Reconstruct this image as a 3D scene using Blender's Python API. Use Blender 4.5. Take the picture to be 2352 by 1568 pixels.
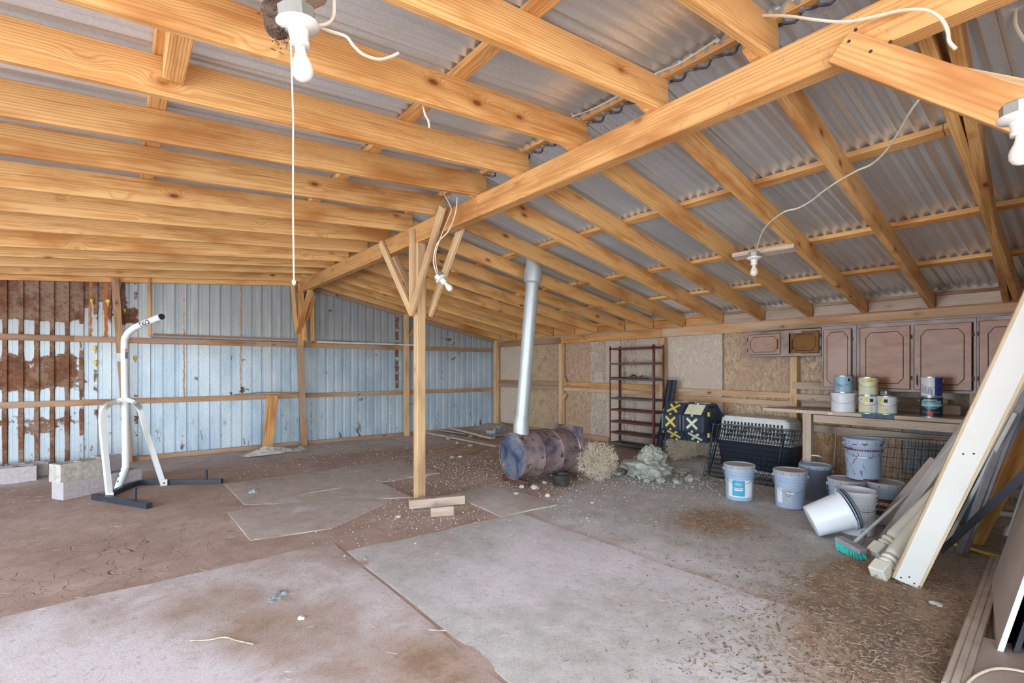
import bpy, bmesh, math, random
import numpy as np
from mathutils import Vector, Matrix, Quaternion, noise as mnoise
random.seed(7)
for o in list(bpy.data.objects): bpy.data.objects.remove(o)
C = bpy.context.scene.collection
SC = bpy.context.scene
# ---------------------------------------------------------------- camera, world, sun, exposure
FP = 1134.0; CXP = 1176.0; HY = 846.0; CH = 1.4
YAW = math.atan(1429/1134)
FX, FY = math.cos(YAW), math.sin(YAW); RX, RY = FY, -FX
cd = bpy.data.cameras.new('camera'); cam = bpy.data.objects.new('camera', cd); C.objects.link(cam)
cd.sensor_width = 36; cd.lens = 36*FP/2352; cd.shift_y = (HY-784)/2352; cd.clip_start = .05; cd.clip_end = 300
cam.location = (0, 0, CH); cam.rotation_euler = (math.pi/2, 0, YAW-math.pi/2)
SC.camera = cam
W = bpy.data.worlds.new('world'); SC.world = W; W.use_nodes = True
wn = W.node_tree.nodes; wl = W.node_tree.links
sky = wn.new('ShaderNodeTexSky'); sky.sky_type = 'NISHITA'; sky.sun_disc = False
sky.sun_elevation = math.radians(48); sky.sun_rotation = math.radians(200); sky.air_density = 1.0; sky.dust_density = 1.5
wl.new(sky.outputs[0], wn['Background'].inputs[0]); wn['Background'].inputs[1].default_value = .35
def lamp(name, kind, loc, target, energy, color, size=None, sizey=None, angle=None):
    l = bpy.data.lights.new(name, kind); l.energy = energy; l.color = color
    if size: l.shape = 'RECTANGLE'; l.size = size; l.size_y = sizey
    if angle: l.angle = angle
    o = bpy.data.objects.new(name, l); C.objects.link(o); o.location = loc
    o.rotation_euler = (Vector(target)-Vector(loc)).to_track_quat('-Z', 'Z').to_euler()
    return o
lamp('sun', 'SUN', (-6, -9, 14), (0, 0, 0), 3.6, (1, .94, .84), angle=math.radians(.6))
# daylight coming in through the open left side and the open front behind the camera
lamp('daylight_left_opening', 'AREA', (-5.6, 3.4, 1.25), (1.5, 3.8, 1.45), 860, (.74, .87, 1), 10.5, 2.2)
lamp('daylight_front_opening', 'AREA', (-1.6, -2.6, 1.3), (1.6, 3.0, 1.5), 270, (.78, .89, 1), 6.5, 2.3)
SC.view_settings.view_transform = 'Standard'; SC.view_settings.look = 'None'
SC.view_settings.gamma = 1; SC.view_settings.use_curve_mapping = False
SC.view_settings.exposure = 0.80
SC.cycles.max_bounces = 7; SC.cycles.diffuse_bounces = 4; SC.cycles.use_denoising = True

# ---------------------------------------------------------------- survey helpers (image reading -> metres)
def ray(u, v):
    t = (u-CXP)/FP; return (FX+t*RX, FY+t*RY, (HY-v)/FP)
def onX(u, v, X):
    r = ray(u, v); k = X/r[0]; return Vector((X, r[1]*k, CH+r[2]*k))
def onY(u, v, Y):
    r = ray(u, v); k = Y/r[1]; return Vector((r[0]*k, Y, CH+r[2]*k))
def at(u, v, z=0.):
    r = ray(u, v); k = (z-CH)/r[2]; return Vector((r[0]*k, r[1]*k, z))
def px(u, v, d):
    r = ray(u, v); return Vector((r[0]*d, r[1]*d, CH+r[2]*d))
def zat(p, v):
    d = p[0]*FX+p[1]*FY; return CH+(HY-v)*d/FP
def sstep(a, b, x):
    t = min(1, max(0, (x-a)/(b-a))); return t*t*(3-2*t)
def gz0(x, y):
    g = .10*sstep(5.9, 6.7, x)*sstep(2.2, 3.6, y) + .05*sstep(8.3, 9.1, y)
    g += .05*math.exp(-((x-6.0)**2+(y-7.6)**2)/1.0)
    return g
def gz(x, y):
    return gz0(x, y)+.012*mnoise.noise(Vector((x*.9, y*.9, 0)))
def ground(u, v):
    z = 0
    for _ in range(6):
        p = at(u, v, z); z = gz(p.x, p.y)
    return p

# ---------------------------------------------------------------- materials
class N:
    def __init__(s, name):
        s.m = bpy.data.materials.new(name); s.m.use_nodes = True
        s.t = s.m.node_tree; s.b = s.t.nodes['Principled BSDF']
    def n(s, ty, ins=None, **kw):
        nd = s.t.nodes.new('ShaderNode'+ty)
        for k, v in kw.items(): setattr(nd, k, v)
        if ins:
            for k, v in ins.items(): s.set(nd.inputs[k], v)
        return nd
    def set(s, sock, v):
        if isinstance(v, bpy.types.NodeSocket): s.t.links.new(v, sock)
        else:
            if sock.type == 'RGBA' and hasattr(v, '__len__') and len(v) == 3: v = (*v, 1)
            sock.default_value = v
    def math(s, op, a, b=0., c=0.):
        nd = s.n('Math', operation=op); s.set(nd.inputs[0], a); s.set(nd.inputs[1], b)
        s.set(nd.inputs[2], c); return nd.outputs[0]
    def vmul(s, v, k):
        nd = s.n('VectorMath', operation='MULTIPLY'); s.set(nd.inputs[0], v); s.set(nd.inputs[1], k); return nd.outputs[0]
    def vadd(s, v, k):
        nd = s.n('VectorMath', operation='ADD'); s.set(nd.inputs[0], v); s.set(nd.inputs[1], k); return nd.outputs[0]
    def mix(s, f, a, b, mode='MIX'):
        nd = s.n('Mix', data_type='RGBA', blend_type=mode); s.set(nd.inputs[0], f)
        s.set(nd.inputs[6], a); s.set(nd.inputs[7], b); return nd.outputs[2]
    def noise(s, vec, sc, det=3, rough=.55, dist=0):
        return s.n('TexNoise', {'Vector': vec, 'Scale': sc, 'Detail': det, 'Roughness': rough, 'Distortion': dist}).outputs[0]
    def ramp(s, f, a, b, ca=(0, 0, 0), cb=(1, 1, 1)):
        nd = s.n('ValToRGB'); s.set(nd.inputs[0], f); e = nd.color_ramp.elements
        e[0].position = a; e[1].position = b; e[0].color = (*ca, 1); e[1].color = (*cb, 1); return nd.outputs[0]
    def mr(s, f, a, b, c=0., d=1.):
        nd = s.n('MapRange', {'Value': f, 'From Min': a, 'From Max': b, 'To Min': c, 'To Max': d}); return nd.outputs[0]
    def obj(s): return s.n('TexCoord').outputs['Object']
    def pos(s): return s.n('NewGeometry').outputs['Position']
    def rnd(s): return s.n('ObjectInfo').outputs['Random']
    def bump(s, h, st=.3, d=.01):
        nd = s.n('Bump', {'Height': h, 'Strength': st, 'Distance': d}); s.t.links.new(nd.outputs[0], s.b.inputs['Normal'])
    def out(s, col=None, rough=None, metal=None):
        if col is not None: s.set(s.b.inputs['Base Color'], col)
        if rough is not None: s.set(s.b.inputs['Roughness'], rough)
        if metal is not None: s.set(s.b.inputs['Metallic'], metal)
        return s.m
def wood(name, c1, c2, knotc, stain=None, grain=30, rough=.6, var=.25, knots=1., grey=None, dist=5.):
    s = N(name); v = s.obj(); r = s.rnd()
    off = s.n('CombineXYZ', {0: s.math('MULTIPLY', r, 31.), 1: s.math('MULTIPLY', s.math('SUBTRACT', s.math('FRACT', s.math('MULTIPLY', r, 17.)), .5), .22), 2: s.math('MULTIPLY_ADD', s.math('FRACT', s.math('MULTIPLY', r, 91.)), .10, .03)}).outputs[0]
    p = s.vadd(v, off)
    kv = s.n('TexVoronoi', {'Vector': s.vmul(p, (3.4, 7., 7.)), 'Scale': 1., 'Randomness': 1.}, feature='F1').outputs
    sel = s.math('GREATER_THAN', s.n('SeparateColor', {0: kv['Color']}).outputs[0], .62)
    kn = s.math('ADD', kv['Distance'], s.math('MULTIPLY', s.math('SUBTRACT', 1., sel), 9.))
    km = s.mr(kn, .07, .13, 1, 0); kh = s.mr(kn, .1, .5, 1, 0)
    q = s.vmul(p, (.10, 1, 1))
    q2 = s.n('CombineXYZ').outputs[0]
    warp = s.math('MULTIPLY', s.math('POWER', kh, 2.), .035*knots)
    q = s.vadd(q, s.n('CombineXYZ', {0: 0., 1: warp, 2: warp}).outputs[0])
    w = s.n('TexWave', {'Vector': q, 'Scale': grain, 'Distortion': dist, 'Detail': 2., 'Detail Scale': .8, 'Detail Roughness': .5}, wave_type='RINGS', rings_direction='X').outputs['Fac']
    fine = s.noise(s.vmul(p, (3, 90, 90)), 1., 3)
    big = s.noise(s.vmul(p, (1.3, 5, 5)), 1., 3)
    f = s.math('ADD', s.math('MULTIPLY', s.math('POWER', w, 2.2), .62), s.math('MULTIPLY', fine, .35))
    c = s.mix(f, c1, c2)
    c = s.mix(s.mr(big, .49, .68, 0, .8), c, stain or tuple(x*.72 for x in c2))
    streak = s.noise(s.vmul(p, (1.6, 34, 34)), 1., 4, .65)
    c = s.mix(s.mr(streak, .53, .66, 0, .6*min(1., knots+.3)), c, stain or tuple(x*.6 for x in c2))
    c = s.mix(s.math('MULTIPLY', s.mr(kn, .12, .26, .7, 0), min(1, knots)), c, stain or c2)
    if grey: c = s.mix(s.mr(s.noise(s.vmul(p, (1.1, 8, 8)), 1., 4), .4, .62), c, grey)
    c = s.mix(s.math('MULTIPLY', km, .85*min(1, knots)), c, knotc)
    hs = s.n('HueSaturation', {'Color': c, 'Value': s.math('MULTIPLY_ADD', s.math('FRACT', s.math('MULTIPLY', r, 7.3)), var, 1-var/2)})
    s.bump(s.math('ADD', f, s.math('MULTIPLY', km, .6)), .25, .004)
    return s.out(hs.outputs[0], rough)
M = {}
M['fir'] = wood('fir_rafter', (.86, .53, .225), (.66, .31, .08), (.15, .04, .01), (.46, .165, .03), 26, .55, .24, 1.15)
M['beam'] = wood('fir_beam', (.72, .41, .16), (.52, .24, .07), (.18, .05, .015), (.40, .15, .035), 18, .55, .1, .7)
M['girt'] = wood('red_stained_girt', (.50, .29, .14), (.33, .155, .065), (.08, .03, .02), (.21, .085, .04), 24, .75, .3, 1.2, (.42, .30, .22))
M['post'] = wood('post_wood', (.74, .52, .30), (.56, .36, .18), (.16, .08, .05), (.42, .25, .12), 22, .65, .15, .8)
M['weather'] = wood('weathered_wood', (0.634, 0.512, 0.415), (0.439, 0.342, 0.268), (0.171, 0.11, 0.0854), (0.39, 0.281, 0.207), 26, .8, .25, .8)
M['silver'] = wood('silvered_plank', (.64, .61, .58), (.44, .41, .39), (.10, .08, .07), (.34, .3, .28), 26, .8, .1, .8)
M['greywood'] = wood('grey_plank', (.42, .37, .34), (.28, .24, .23), (.10, .08, .07), (.24, .2, .18), 30, .8, .2, .6)
M['plate'] = wood('plate_wood', (.66, .40, .20), (.50, .26, .11), (.17, .07, .035), (.40, .19, .08), 24, .65, .2, 1.3, (.58, .42, .30))
M['raw'] = wood('raw_pine', (.74, .60, .42), (.60, .46, .28), (.25, .12, .05), None, 24, .6, .2, .8)

def galv(name, base, metal, rough, tint2, spangle=55, warm=0):
    s = N(name); v = s.obj(); p = s.pos()
    sp = s.n('TexVoronoi', {'Vector': p, 'Scale': spangle}, feature='F1').outputs['Color']
    sp = s.n('SeparateColor', {0: sp}).outputs[0]
    n1 = s.noise(s.vmul(p, (1, 1, 1)), 1.4, 5)
    c = s.mix(s.mr(n1, .35, .65), base, tint2)
    c = s.mix(s.math('MULTIPLY', sp, .28), c, tuple(x*.62 for x in base))
    return s.out(c, s.math('MULTIPLY_ADD', sp, .10, rough), metal)
M['roof'] = galv('galvanised_roof', (.88, .91, .92), .66, .30, (.74, .79, .82), 120)
M['galv'] = galv('galvanised_pipe', (.60, .67, .70), .45, .45, (.50, .56, .58), 90)
def wallmetal():
    s = N('galvanised_wall_sheet'); p = s.pos()
    xyz = s.n('SeparateXYZ', {0: p}); X, Z = xyz.outputs[0], xyz.outputs[2]
    n1 = s.noise(s.vmul(p, (1.5, 1, .7)), 1.6, 5, .6)
    c = s.mix(s.mr(n1, .38, .62), (.60, .73, .84), (.42, .57, .71))
    c = s.mix(s.mr(Z, 1.5, 2.1, 0, .8), c, (.38, .40, .39))  # sky reflection painted into the colour: bluer low down, greyer towards the top
    st = s.noise(s.vmul(p, (14, 14, .8)), 1., 3)
    c = s.mix(s.mr(st, .52, .72, 0, .5), c, (.70, .74, .76))
    fine = s.noise(p, 60, 3, .7)
    c = s.mix(s.mr(fine, .48, .70, 0, .45), c, (.20, .23, .26))
    # big rusty / mud-brown area at the far left, patches elsewhere
    blot = s.noise(s.vmul(p, (1.7, 1, 2.4)), 1., 6, .62)
    blot2 = s.noise(s.vmul(p, (5, 1, 5)), 1.3, 5, .7)
    ribm = s.math('ABSOLUTE', s.math('SUBTRACT', s.math('FRACT', s.math('DIVIDE', s.math('ADD', X, 9.0+.012), .152)), .5))
    inl = s.mr(X, -.32, -.62, 0, 1); inm = s.mr(X, .45, .0, 0, 1)
    rb = s.math('MULTIPLY', s.mr(ribm, .14, .2, .34, 0), s.math('ADD', s.math('MULTIPLY', inl, .7), s.math('MULTIPLY', inm, .3)))
    band = s.mr(Z, 2.02, 2.10, 0, .42)
    mid = s.mr(s.math('ABSOLUTE', s.math('SUBTRACT', Z, 1.36)), .30, .20, 0, .24)
    low = s.mr(s.math('ABSOLUTE', s.math('SUBTRACT', Z, .66)), .22, .12, 0, .17)
    m = s.math('ADD', s.math('MULTIPLY', inl, s.math('MAXIMUM', band, s.math('MAXIMUM', mid, low))), s.math('MULTIPLY', s.math('MULTIPLY', inm, band), .35))
    m = s.math('ADD', s.math('ADD', m, rb), s.math('MULTIPLY', blot, .95))
    m = s.math('ADD', m, s.math('MULTIPLY_ADD', blot2, .36, -.18))
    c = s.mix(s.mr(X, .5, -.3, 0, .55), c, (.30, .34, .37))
    m = s.mr(m, .63, .665)
    rust = s.mix(s.mr(s.noise(p, 9, 5, .7), .35, .65), (.115, .052, .030), (.29, .125, .06))
    rust = s.mix(s.mr(s.noise(p, 3, 3), .48, .6), rust, (.30, .20, .14))
    rust = s.mix(s.mr(s.noise(p, 26, 4, .7), .5, .62, 0, .6), rust, (.09, .045, .03))
    c = s.mix(m, c, rust)
    # orange rust runs down some seams
    for x0, w, z0, z1, col in ((-.33, .02, 1.85, 2.7, (.55, .17, .03)), (-.16, .025, 1.85, 2.7, (.50, .16, .03)), (.78, .012, .95, 2.5, (.62, .30, .10)), (1.56, .008, 1.1, 2.8, (.5, .25, .1)), (2.72, .012, 1.8, 2.7, (.45, .2, .08)), (2.7, .012, .1, .8, (.45, .36, .12)), (4.36, .04, 1.0, 2.6, (.2, .09, .06)), (4.22, .008, .1, .8, (.4, .27, .15))):
        wob = s.math('MULTIPLY_ADD', s.noise(p, 14, 3), .05, -.025)
        dx = s.math('ABSOLUTE', s.math('SUBTRACT', s.math('ADD', X, wob), x0))
        mm = s.math('MULTIPLY', s.mr(dx, w, w*.6), s.math('MULTIPLY', s.math('GREATER_THAN', Z, z0), s.math('LESS_THAN', Z, z1)))
        mm = s.math('MULTIPLY', mm, s.mr(s.noise(s.vmul(p, (3, 1, 9)), 1., 3), .36, .46))
        c = s.mix(mm, c, col)
        m = s.math('MAXIMUM', m, mm)
    # dark flaking near the bottom
    fl = s.math('MULTIPLY', s.mr(s.noise(s.vmul(p, (9, 1, 3)), 1., 5, .7), .60, .63), s.mr(Z, .75, .1, 0, 1))
    c = s.mix(fl, c, (.13, .07, .07))
    s.bump(s.math('ADD', fine, m), .15, .004)
    return s.out(c, s.mr(m, 0, 1, .38, .85), s.mr(m, 0, 1, .28, 0))
M['wallmetal'] = wallmetal()
def osb(name, a, b, d, grain=(9, 9, 4), strand=26):
    s = N(name); v = s.obj(); r = s.rnd()
    p = s.vadd(v, s.n('CombineXYZ', {0: s.math('MULTIPLY', r, 20.), 1: s.math('MULTIPLY', r, 13.), 2: 0.}).outputs[0])
    p = s.vadd(p, s.vmul(s.n('TexNoise', {'Vector': p, 'Scale': 9., 'Detail': 2.}).outputs['Color'], (.12, .12, .12)))
    w = s.n('TexVoronoi', {'Vector': s.vmul(p, grain), 'Scale': strand/5.}, feature='F1').outputs
    col = s.n('SeparateColor', {0: w['Color']}).outputs
    c = s.mix(col[0], a, b)
    c = s.mix(s.mr(s.noise(s.vmul(p, grain), 3., 5, .75), .47, .60), c, d)
    c = s.mix(s.mr(s.noise(s.vmul(p, grain), 7., 4, .8), .56, .66, 0, .55), c, tuple(x*.45 for x in d))
    c = s.mix(s.mr(s.noise(p, 1.6, 4), .45, .65, 0, .7), c, tuple((x*.5+y*.5) for x, y in zip(d, b)))
    s.bump(col[1], .3, .003)
    return s.out(c, .8)
M['osb_grey'] = osb('osb_grey', (0.744, 0.648, 0.552), (0.504, 0.444, 0.396), (0.6, 0.48, 0.36))
M['osb_tan'] = osb('osb_tan', (0.72, 0.552, 0.396), (0.504, 0.36, 0.24), (0.36, 0.24, 0.168))
M['osb_red'] = osb('osb_red', (.50, .34, .235), (.35, .215, .145), (.58, .42, .31))
M['osb_white'] = osb('osb_white', (.76, .68, .56), (.52, .43, .34), (.30, .24, .19), (14, 14, 2.41))
M['osb_slate'] = osb('osb_slate', (0.288, 0.336, 0.384), (0.192, 0.228, 0.276), (0.432, 0.408, 0.36))
M['osb_orange'] = osb('osb_orange', (0.744, 0.504, 0.264), (0.504, 0.3, 0.144), (0.3, 0.18, 0.108))
M['ply_grey'] = wood('ply_weathered', (0.708, 0.61, 0.512), (0.415, 0.329, 0.268), (0.244, 0.183, 0.146), (0.537, 0.439, 0.354), 7, .8, .1, 0, None, 14.)
M['ply_yellow'] = wood('ply_yellow', (.56, .42, .27), (.46, .33, .2), (.2, .15, .12), (.30, .22, .17), 6, .8, .1, 0)

def plain(name, c, rough=.5, metal=0., var=.12, sc=12., dirt=None, dm=(.5, .7), bump=0.):
    s = N(name); p = s.obj()
    n = s.noise(p, sc, 4)
    col = s.mix(s.mr(n, .35, .65), tuple(x*(1-var) for x in c), tuple(min(1, x*(1+var*.5)) for x in c))
    if dirt: col = s.mix(s.mr(s.noise(s.vmul(p, (1, 1, 1)), sc*.4, 6, .68), dm[0], dm[1]), col, dirt)
    if bump: s.bump(n, bump, .004)
    return s.out(col, rough, metal)
M['white_paint'] = plain('white_enamel', (.78, .83, .85), .35, 0, .03)
M['black_steel'] = plain('black_steel', (.028, .034, .048), .45)
M['black'] = plain('black_plastic', (.02, .022, .028), .4)
M['navy'] = plain('navy_plastic', (.03, .045, .09), .45)
M['composter'] = plain('composter_plastic', (.035, .05, .085), .32)
M['yellow'] = plain('yellow_plastic', (.75, .60, .12), .5)
M['cream'] = plain('cream_plastic', (.74, .76, .55), .5)
M['lightgrey'] = plain('pale_grey_plastic', (.66, .70, .72), .45)
M['block'] = plain('concrete_block', (.47, .43, .45), .9, 0, .15, 30, bump=.4)
M['blockold'] = plain('old_concrete_block', (.50, .48, .43), .95, 0, .25, 20, (.33, .28, .12), (.6, .68), .5)
M['rubble'] = plain('cement_rubble', (.41, .425, .36), .95, 0, .3, 14, bump=1.)
M['whiterock'] = plain('pale_stone', (.60, .55, .48), .9, 0, .2, 8)
M['rustred'] = plain('red_oxide_steel', (.17, .055, .055), .6, .2, .3, 9, (.12, .08, .07))
M['greyshelf'] = plain('dusty_shelf_steel', (.14, .11, .115), .7, .2, .3, 9, (.25, .18, .15))
M['pail'] = plain('blue_grey_pail', (.37, .47, .62), .35, 0, .06, 5, (.45, .52, .62), (.6, .75))
M['pail_dark'] = plain('dark_grey_pail', (.20, .245, .32), .38, 0, .06, 5)
M['lid'] = plain('pail_lid', (.42, .47, .54), .5, 0, .1, 14, (.40, .36, .33), (.42, .6))
M['whitepail'] = plain('white_pail', (.80, .84, .90), .35, 0, .04, 5)
M['lidgrey'] = plain('grey_lid', (.12, .13, .16), .5)
M['wire'] = plain('steel_wire', (.35, .35, .36), .4, .7)
M['blackwire'] = plain('black_wire', (.02, .025, .035), .45, .2)
M['teal'] = plain('teal_bristle', (.02, .50, .42), .6)
M['cable'] = plain('white_cable', (.74, .66, .52), .5)
M['string'] = plain('white_string', (.80, .76, .70), .7)
M['porcelain'] = plain('porcelain', (.82, .80, .76), .3)
M['bulb'] = plain('frosted_bulb', (.86, .82, .76), .12)
M['boxmetal'] = plain('junction_box_steel', (.42, .45, .43), .45, .6)
M['boardwhite'] = plain('white_painted_board', (.78, .79, .75), .4, 0, .04, 3, (.66, .60, .48), (.66, .8))
M['colwhite'] = plain('aged_white_column', (.74, .72, .62), .5, 0, .05, 6, (.55, .42, .28), (.66, .74))
M['blue'] = plain('blue_panel', (.18, .45, .72), .5)
M['smear'] = plain('dark_blue_smear', (.06, .13, .2), .6, 0, .4, 30)
M['steelgrey'] = plain('painted_grey_steel', (.085, .095, .125), .4, .3)
M['greyboard'] = plain('grey_vinyl_trim', (.34, .33, .36), .55, 0, .15, 8, (.25, .21, .2))
M['tanpanel'] = plain('tan_hardboard', (.42, .34, .29), .55, 0, .1, 5)
M['tandust'] = plain('dusty_tan_track', (.50, .42, .35), .7, 0, .2, 9)
M['foam'] = plain('white_foam_edge', (.78, .80, .84), .8)
M['yellowhose'] = plain('yellow_hose', (.72, .60, .06), .4)
M['slategrey'] = plain('dark_track_steel', (.07, .085, .105), .5, .4, .2)
M['tumble'] = plain('dry_twigs', (.74, .64, .50), .8, 0, .25, 6)
M['straw'] = plain('straw_and_chips', (.34, .27, .20), .8, 0, .5, 40)
M['bark'] = plain('dark_bark_crumbs', (.17, .12, .09), .85, 0, .4, 40)
M['strawpale'] = plain('pale_straw', (.52, .44, .33), .8, 0, .3, 30)
M['gravel'] = plain('gravel_grains', (.42, .34, .30), .9, 0, .45, 23)
M['plasticbag'] = plain('crumpled_plastic_sheet', (.66, .66, .66), .3, 0, .2, 18, (.5, .42, .36))
M['hinge'] = plain('bronze_hinge', (.10, .065, .04), .45, .7)
M['paperwhite'] = plain('paper_label', (.76, .80, .82), .6)
M['labelblue'] = plain('blue_label', (.05, .36, .62), .5)
M['labelbrown'] = plain('brown_label', (.20, .045, .02), .5)
M['labeldark'] = plain('dark_label', (.03, .04, .06), .5)
M['ink'] = plain('black_ink', (.015, .015, .02), .6)
M['inkgrey'] = plain('grey_ink', (.14, .16, .2), .6)
M['inkwhite'] = plain('white_ink', (.85, .85, .85), .6)
M['magenta'] = plain('dried_red_paint', (.16, .012, .05), .45)
M['canmetal'] = plain('tin_can', (.62, .63, .62), .3, .8)
M['canblue'] = plain('light_blue_can', (.30, .52, .66), .4)
M['cannavy'] = plain('navy_can', (.02, .055, .28), .4)
M['canyellow'] = plain('cream_yellow_can', (.80, .79, .55), .45)
M['canwhite'] = plain('white_can_label', (.74, .78, .80), .45)
M['stickyellow'] = plain('yellow_sticker', (.85, .70, .05), .5)
M['canblack'] = plain('black_can', (.015, .03, .045), .35)
M['cyan'] = plain('cyan_band', (.16, .45, .60), .4)
M['red'] = plain('red_seal', (.65, .06, .05), .5)
M['green'] = plain('green_band', (.03, .36, .22), .5)
M['nest'] = plain('mud_nest', (.13, .08, .06), .95, 0, .4, 25, bump=1)
M['pvc'] = plain('white_pvc', (.78, .77, .72), .35)
M['pot'] = plain('sooty_pot', (.06, .055, .055), .6, .3, .3, 8, (.16, .10, .07))
M['blacksheet'] = plain('black_sheet', (.012, .013, .02), .4)
M['scrap'] = plain('grey_plastic_scrap', (.36, .42, .45), .6)
def cabinet():
    s = N('cabinet_veneer'); p = s.obj(); w = s.pos()
    n = s.noise(s.vmul(p, (1, 1, 2.4)), 5., 5, .6)
    c = s.mix(s.mr(n, .35, .65), (.40, .19, .095), (.26, .115, .06))
    Y = s.n('SeparateXYZ', {0: w}).outputs[1]
    haze = s.math('ADD', s.noise(w, 2.6, 5), s.mr(Y, 2.1, 1.2, .20, -.16))
    c = s.mix(s.mr(haze, .46, .80, 0, .75), c, (.44, .33, .29))
    s.bump(n, .1, .003)
    return s.out(c, .38)
M['cab'] = cabinet()
M['cabframe'] = plain('cabinet_frame', (.36, .29, .275), .45, 0, .2, 6, (.20, .12, .09))
M['cabdark'] = plain('cabinet_groove', (.03, .015, .012), .6)
M['cabgold'] = wood('cabinet_clean_veneer', (.26, .12, .03), (.20, .085, .02), (.1, .05, .02), (.17, .07, .02), 12, .35, .05, 0)
def drum():
    s = N('burnt_drum_steel'); p = s.obj()
    n = s.noise(p, 3.2, 6, .65, .6); n2 = s.noise(s.vmul(p, (4, 4, 4)), 3., 5, .7)
    c = s.mix(s.mr(n, .36, .50), (.08, .09, .15), (.34, .25, .25))
    c = s.mix(s.mr(n, .52, .66), c, (.46, .37, .34))
    c = s.mix(s.mr(n2, .56, .64), c, (.10, .045, .035))
    s.bump(n2, .15, .004)
    return s.out(c, .45, .45)
M['drum'] = drum()
def drumhead():
    s = N('burnt_drum_head'); p = s.obj()
    n = s.noise(p, 4., 5, .6, .5)
    c = s.mix(s.mr(n, .38, .52), (.05, .085, .17), (.22, .25, .33))
    c = s.mix(s.mr(n, .56, .66), c, (.50, .48, .44))
    c = s.mix(s.mr(s.noise(p, 2.2, 3), .52, .62), c, (.17, .07, .09))
    return s.out(c, .4, .4)
M['drumhead'] = drumhead()
def dirt():
    s = N('dirt_floor'); p = s.pos()
    at_ = s.n('Attribute', attribute_name='mask'); sc = s.n('SeparateColor', {0: at_.outputs['Color']}).outputs
    n1 = s.noise(p, 1.1, 6, .62); n2 = s.noise(p, 6, 7, .72); n3 = s.noise(p, 80, 5, .8)
    red = s.mix(s.mr(n1, .35, .65), (.40, .28, .225), (.52, .39, .33))
    red = s.mix(s.mr(n2, .5, .7, 0, .6), red, (.31, .20, .155))
    grey = s.mix(s.mr(n2, .35, .65), (.46, .445, .42), (.62, .60, .585))
    pale = (.76, .72, .76)
    c = s.mix(s.mr(s.math('ADD', sc[0], s.math('MULTIPLY_ADD', n2, .5, -.25)), .35, .65), red, grey)
    n4 = s.noise(s.vmul(p, (1.3, 1, 1)), 2.3, 6, .68, .5)
    c = s.mix(s.mr(s.math('ADD', sc[1], s.math('ADD', s.math('MULTIPLY_ADD', n1, 1., -.5), s.math('MULTIPLY_ADD', n4, 1.4, -.7))), .40, 1.0, 0, .85), c, pale)
    c = s.mix(s.math('MULTIPLY', s.mr(s.noise(s.vadd(p, (5, 2, 0)), 1.9, 6, .7, .6), .52, .66, 0, .5), s.math('MULTIPLY_ADD', sc[0], -.6, 1.)), c, (.36, .235, .165))
    tan = s.mix(s.mr(n2, .4, .6), (.47, .345, .235), (.34, .22, .145))
    c = s.mix(s.mr(s.math('ADD', sc[2], s.math('MULTIPLY_ADD', n2, .6, -.3)), .35, .7), c, tan)
    c = s.mix(s.mr(n3, .54, .70, 0, .6), c, (.16, .12, .10))
    c = s.mix(s.mr(s.noise(p, 22, 5, .75), .56, .68, 0, .45), c, (.24, .17, .14))
    c = s.mix(s.mr(n3, .30, .40, .35, 0), c, (.62, .55, .48))
    # mud cracks in the red dirt
    cr = s.n('TexVoronoi', {'Vector': s.vadd(p, s.vmul(s.n('TexNoise', {'Vector': p, 'Scale': 4.}).outputs['Color'], (.25, .25, 0))), 'Scale': 7.}, feature='DISTANCE_TO_EDGE').outputs[0]
    a = s.n('Attribute', attribute_name='crack').outputs['Fac']
    crm = s.math('MULTIPLY', s.mr(cr, .004, .016, 1, 0), a)
    c = s.mix(s.math('MULTIPLY', crm, .75), c, (.10, .05, .035))
    s.bump(s.math('SUBTRACT', s.math('ADD', s.math('MULTIPLY', n2, .6), s.math('MULTIPLY', n3, .35)), crm), .55, .02)
    return s.out(c, .93)
M['dirt'] = dirt()
M['outside'] = plain('sunlit_ground', (.46, .36, .27), .95, 0, .2, .8)

# ---------------------------------------------------------------- mesh helpers
def mesh(name, bm, m, parent=None, smooth=False, kind=None):
    bmesh.ops.recalc_face_normals(bm, faces=bm.faces)
    me = bpy.data.meshes.new(name); bm.to_mesh(me); bm.free()
    ms = m if isinstance(m, (list, tuple)) else [m]
    for x in ms: me.materials.append(M[x])
    if smooth:
        for p in me.polygons: p.use_smooth = True
        me.set_sharp_from_angle(angle=math.radians(35))
    o = bpy.data.objects.new(name, me); C.objects.link(o)
    if parent: o.parent = parent
    if kind: o['kind'] = kind
    return o
def tag(o, label, cat, group=None):
    o['label'] = label; o['category'] = cat
    if group: o['group'] = group
    return o
def thing(name, label, cat, loc=(0, 0, 0), rz=0., group=None, rot=None):
    o = bpy.data.objects.new(name, None); C.objects.link(o); o.location = loc
    o.rotation_euler = rot or (0, 0, rz); o.empty_display_size = .1
    return tag(o, label, cat, group)
def struct(name):
    o = bpy.data.objects.new(name, None); C.objects.link(o); o['kind'] = 'structure'; return o
def B(): return bmesh.new()
def abox(bm, lo, hi, bev=0., mi=0):
    lo = Vector(lo); hi = Vector(hi)
    r = bmesh.ops.create_cube(bm, size=1.); vs = r['verts']
    for v in vs: v.co = Vector((lo.x+(v.co.x+.5)*(hi.x-lo.x), lo.y+(v.co.y+.5)*(hi.y-lo.y), lo.z+(v.co.z+.5)*(hi.z-lo.z)))
    fs = {f for v in vs for f in v.link_faces}
    for f in fs: f.material_index = mi
    if bev:
        es = list({e for v in vs for e in v.link_edges})
        bmesh.ops.bevel(bm, geom=es, offset=bev, segments=1, affect='EDGES')
    return vs
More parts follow.
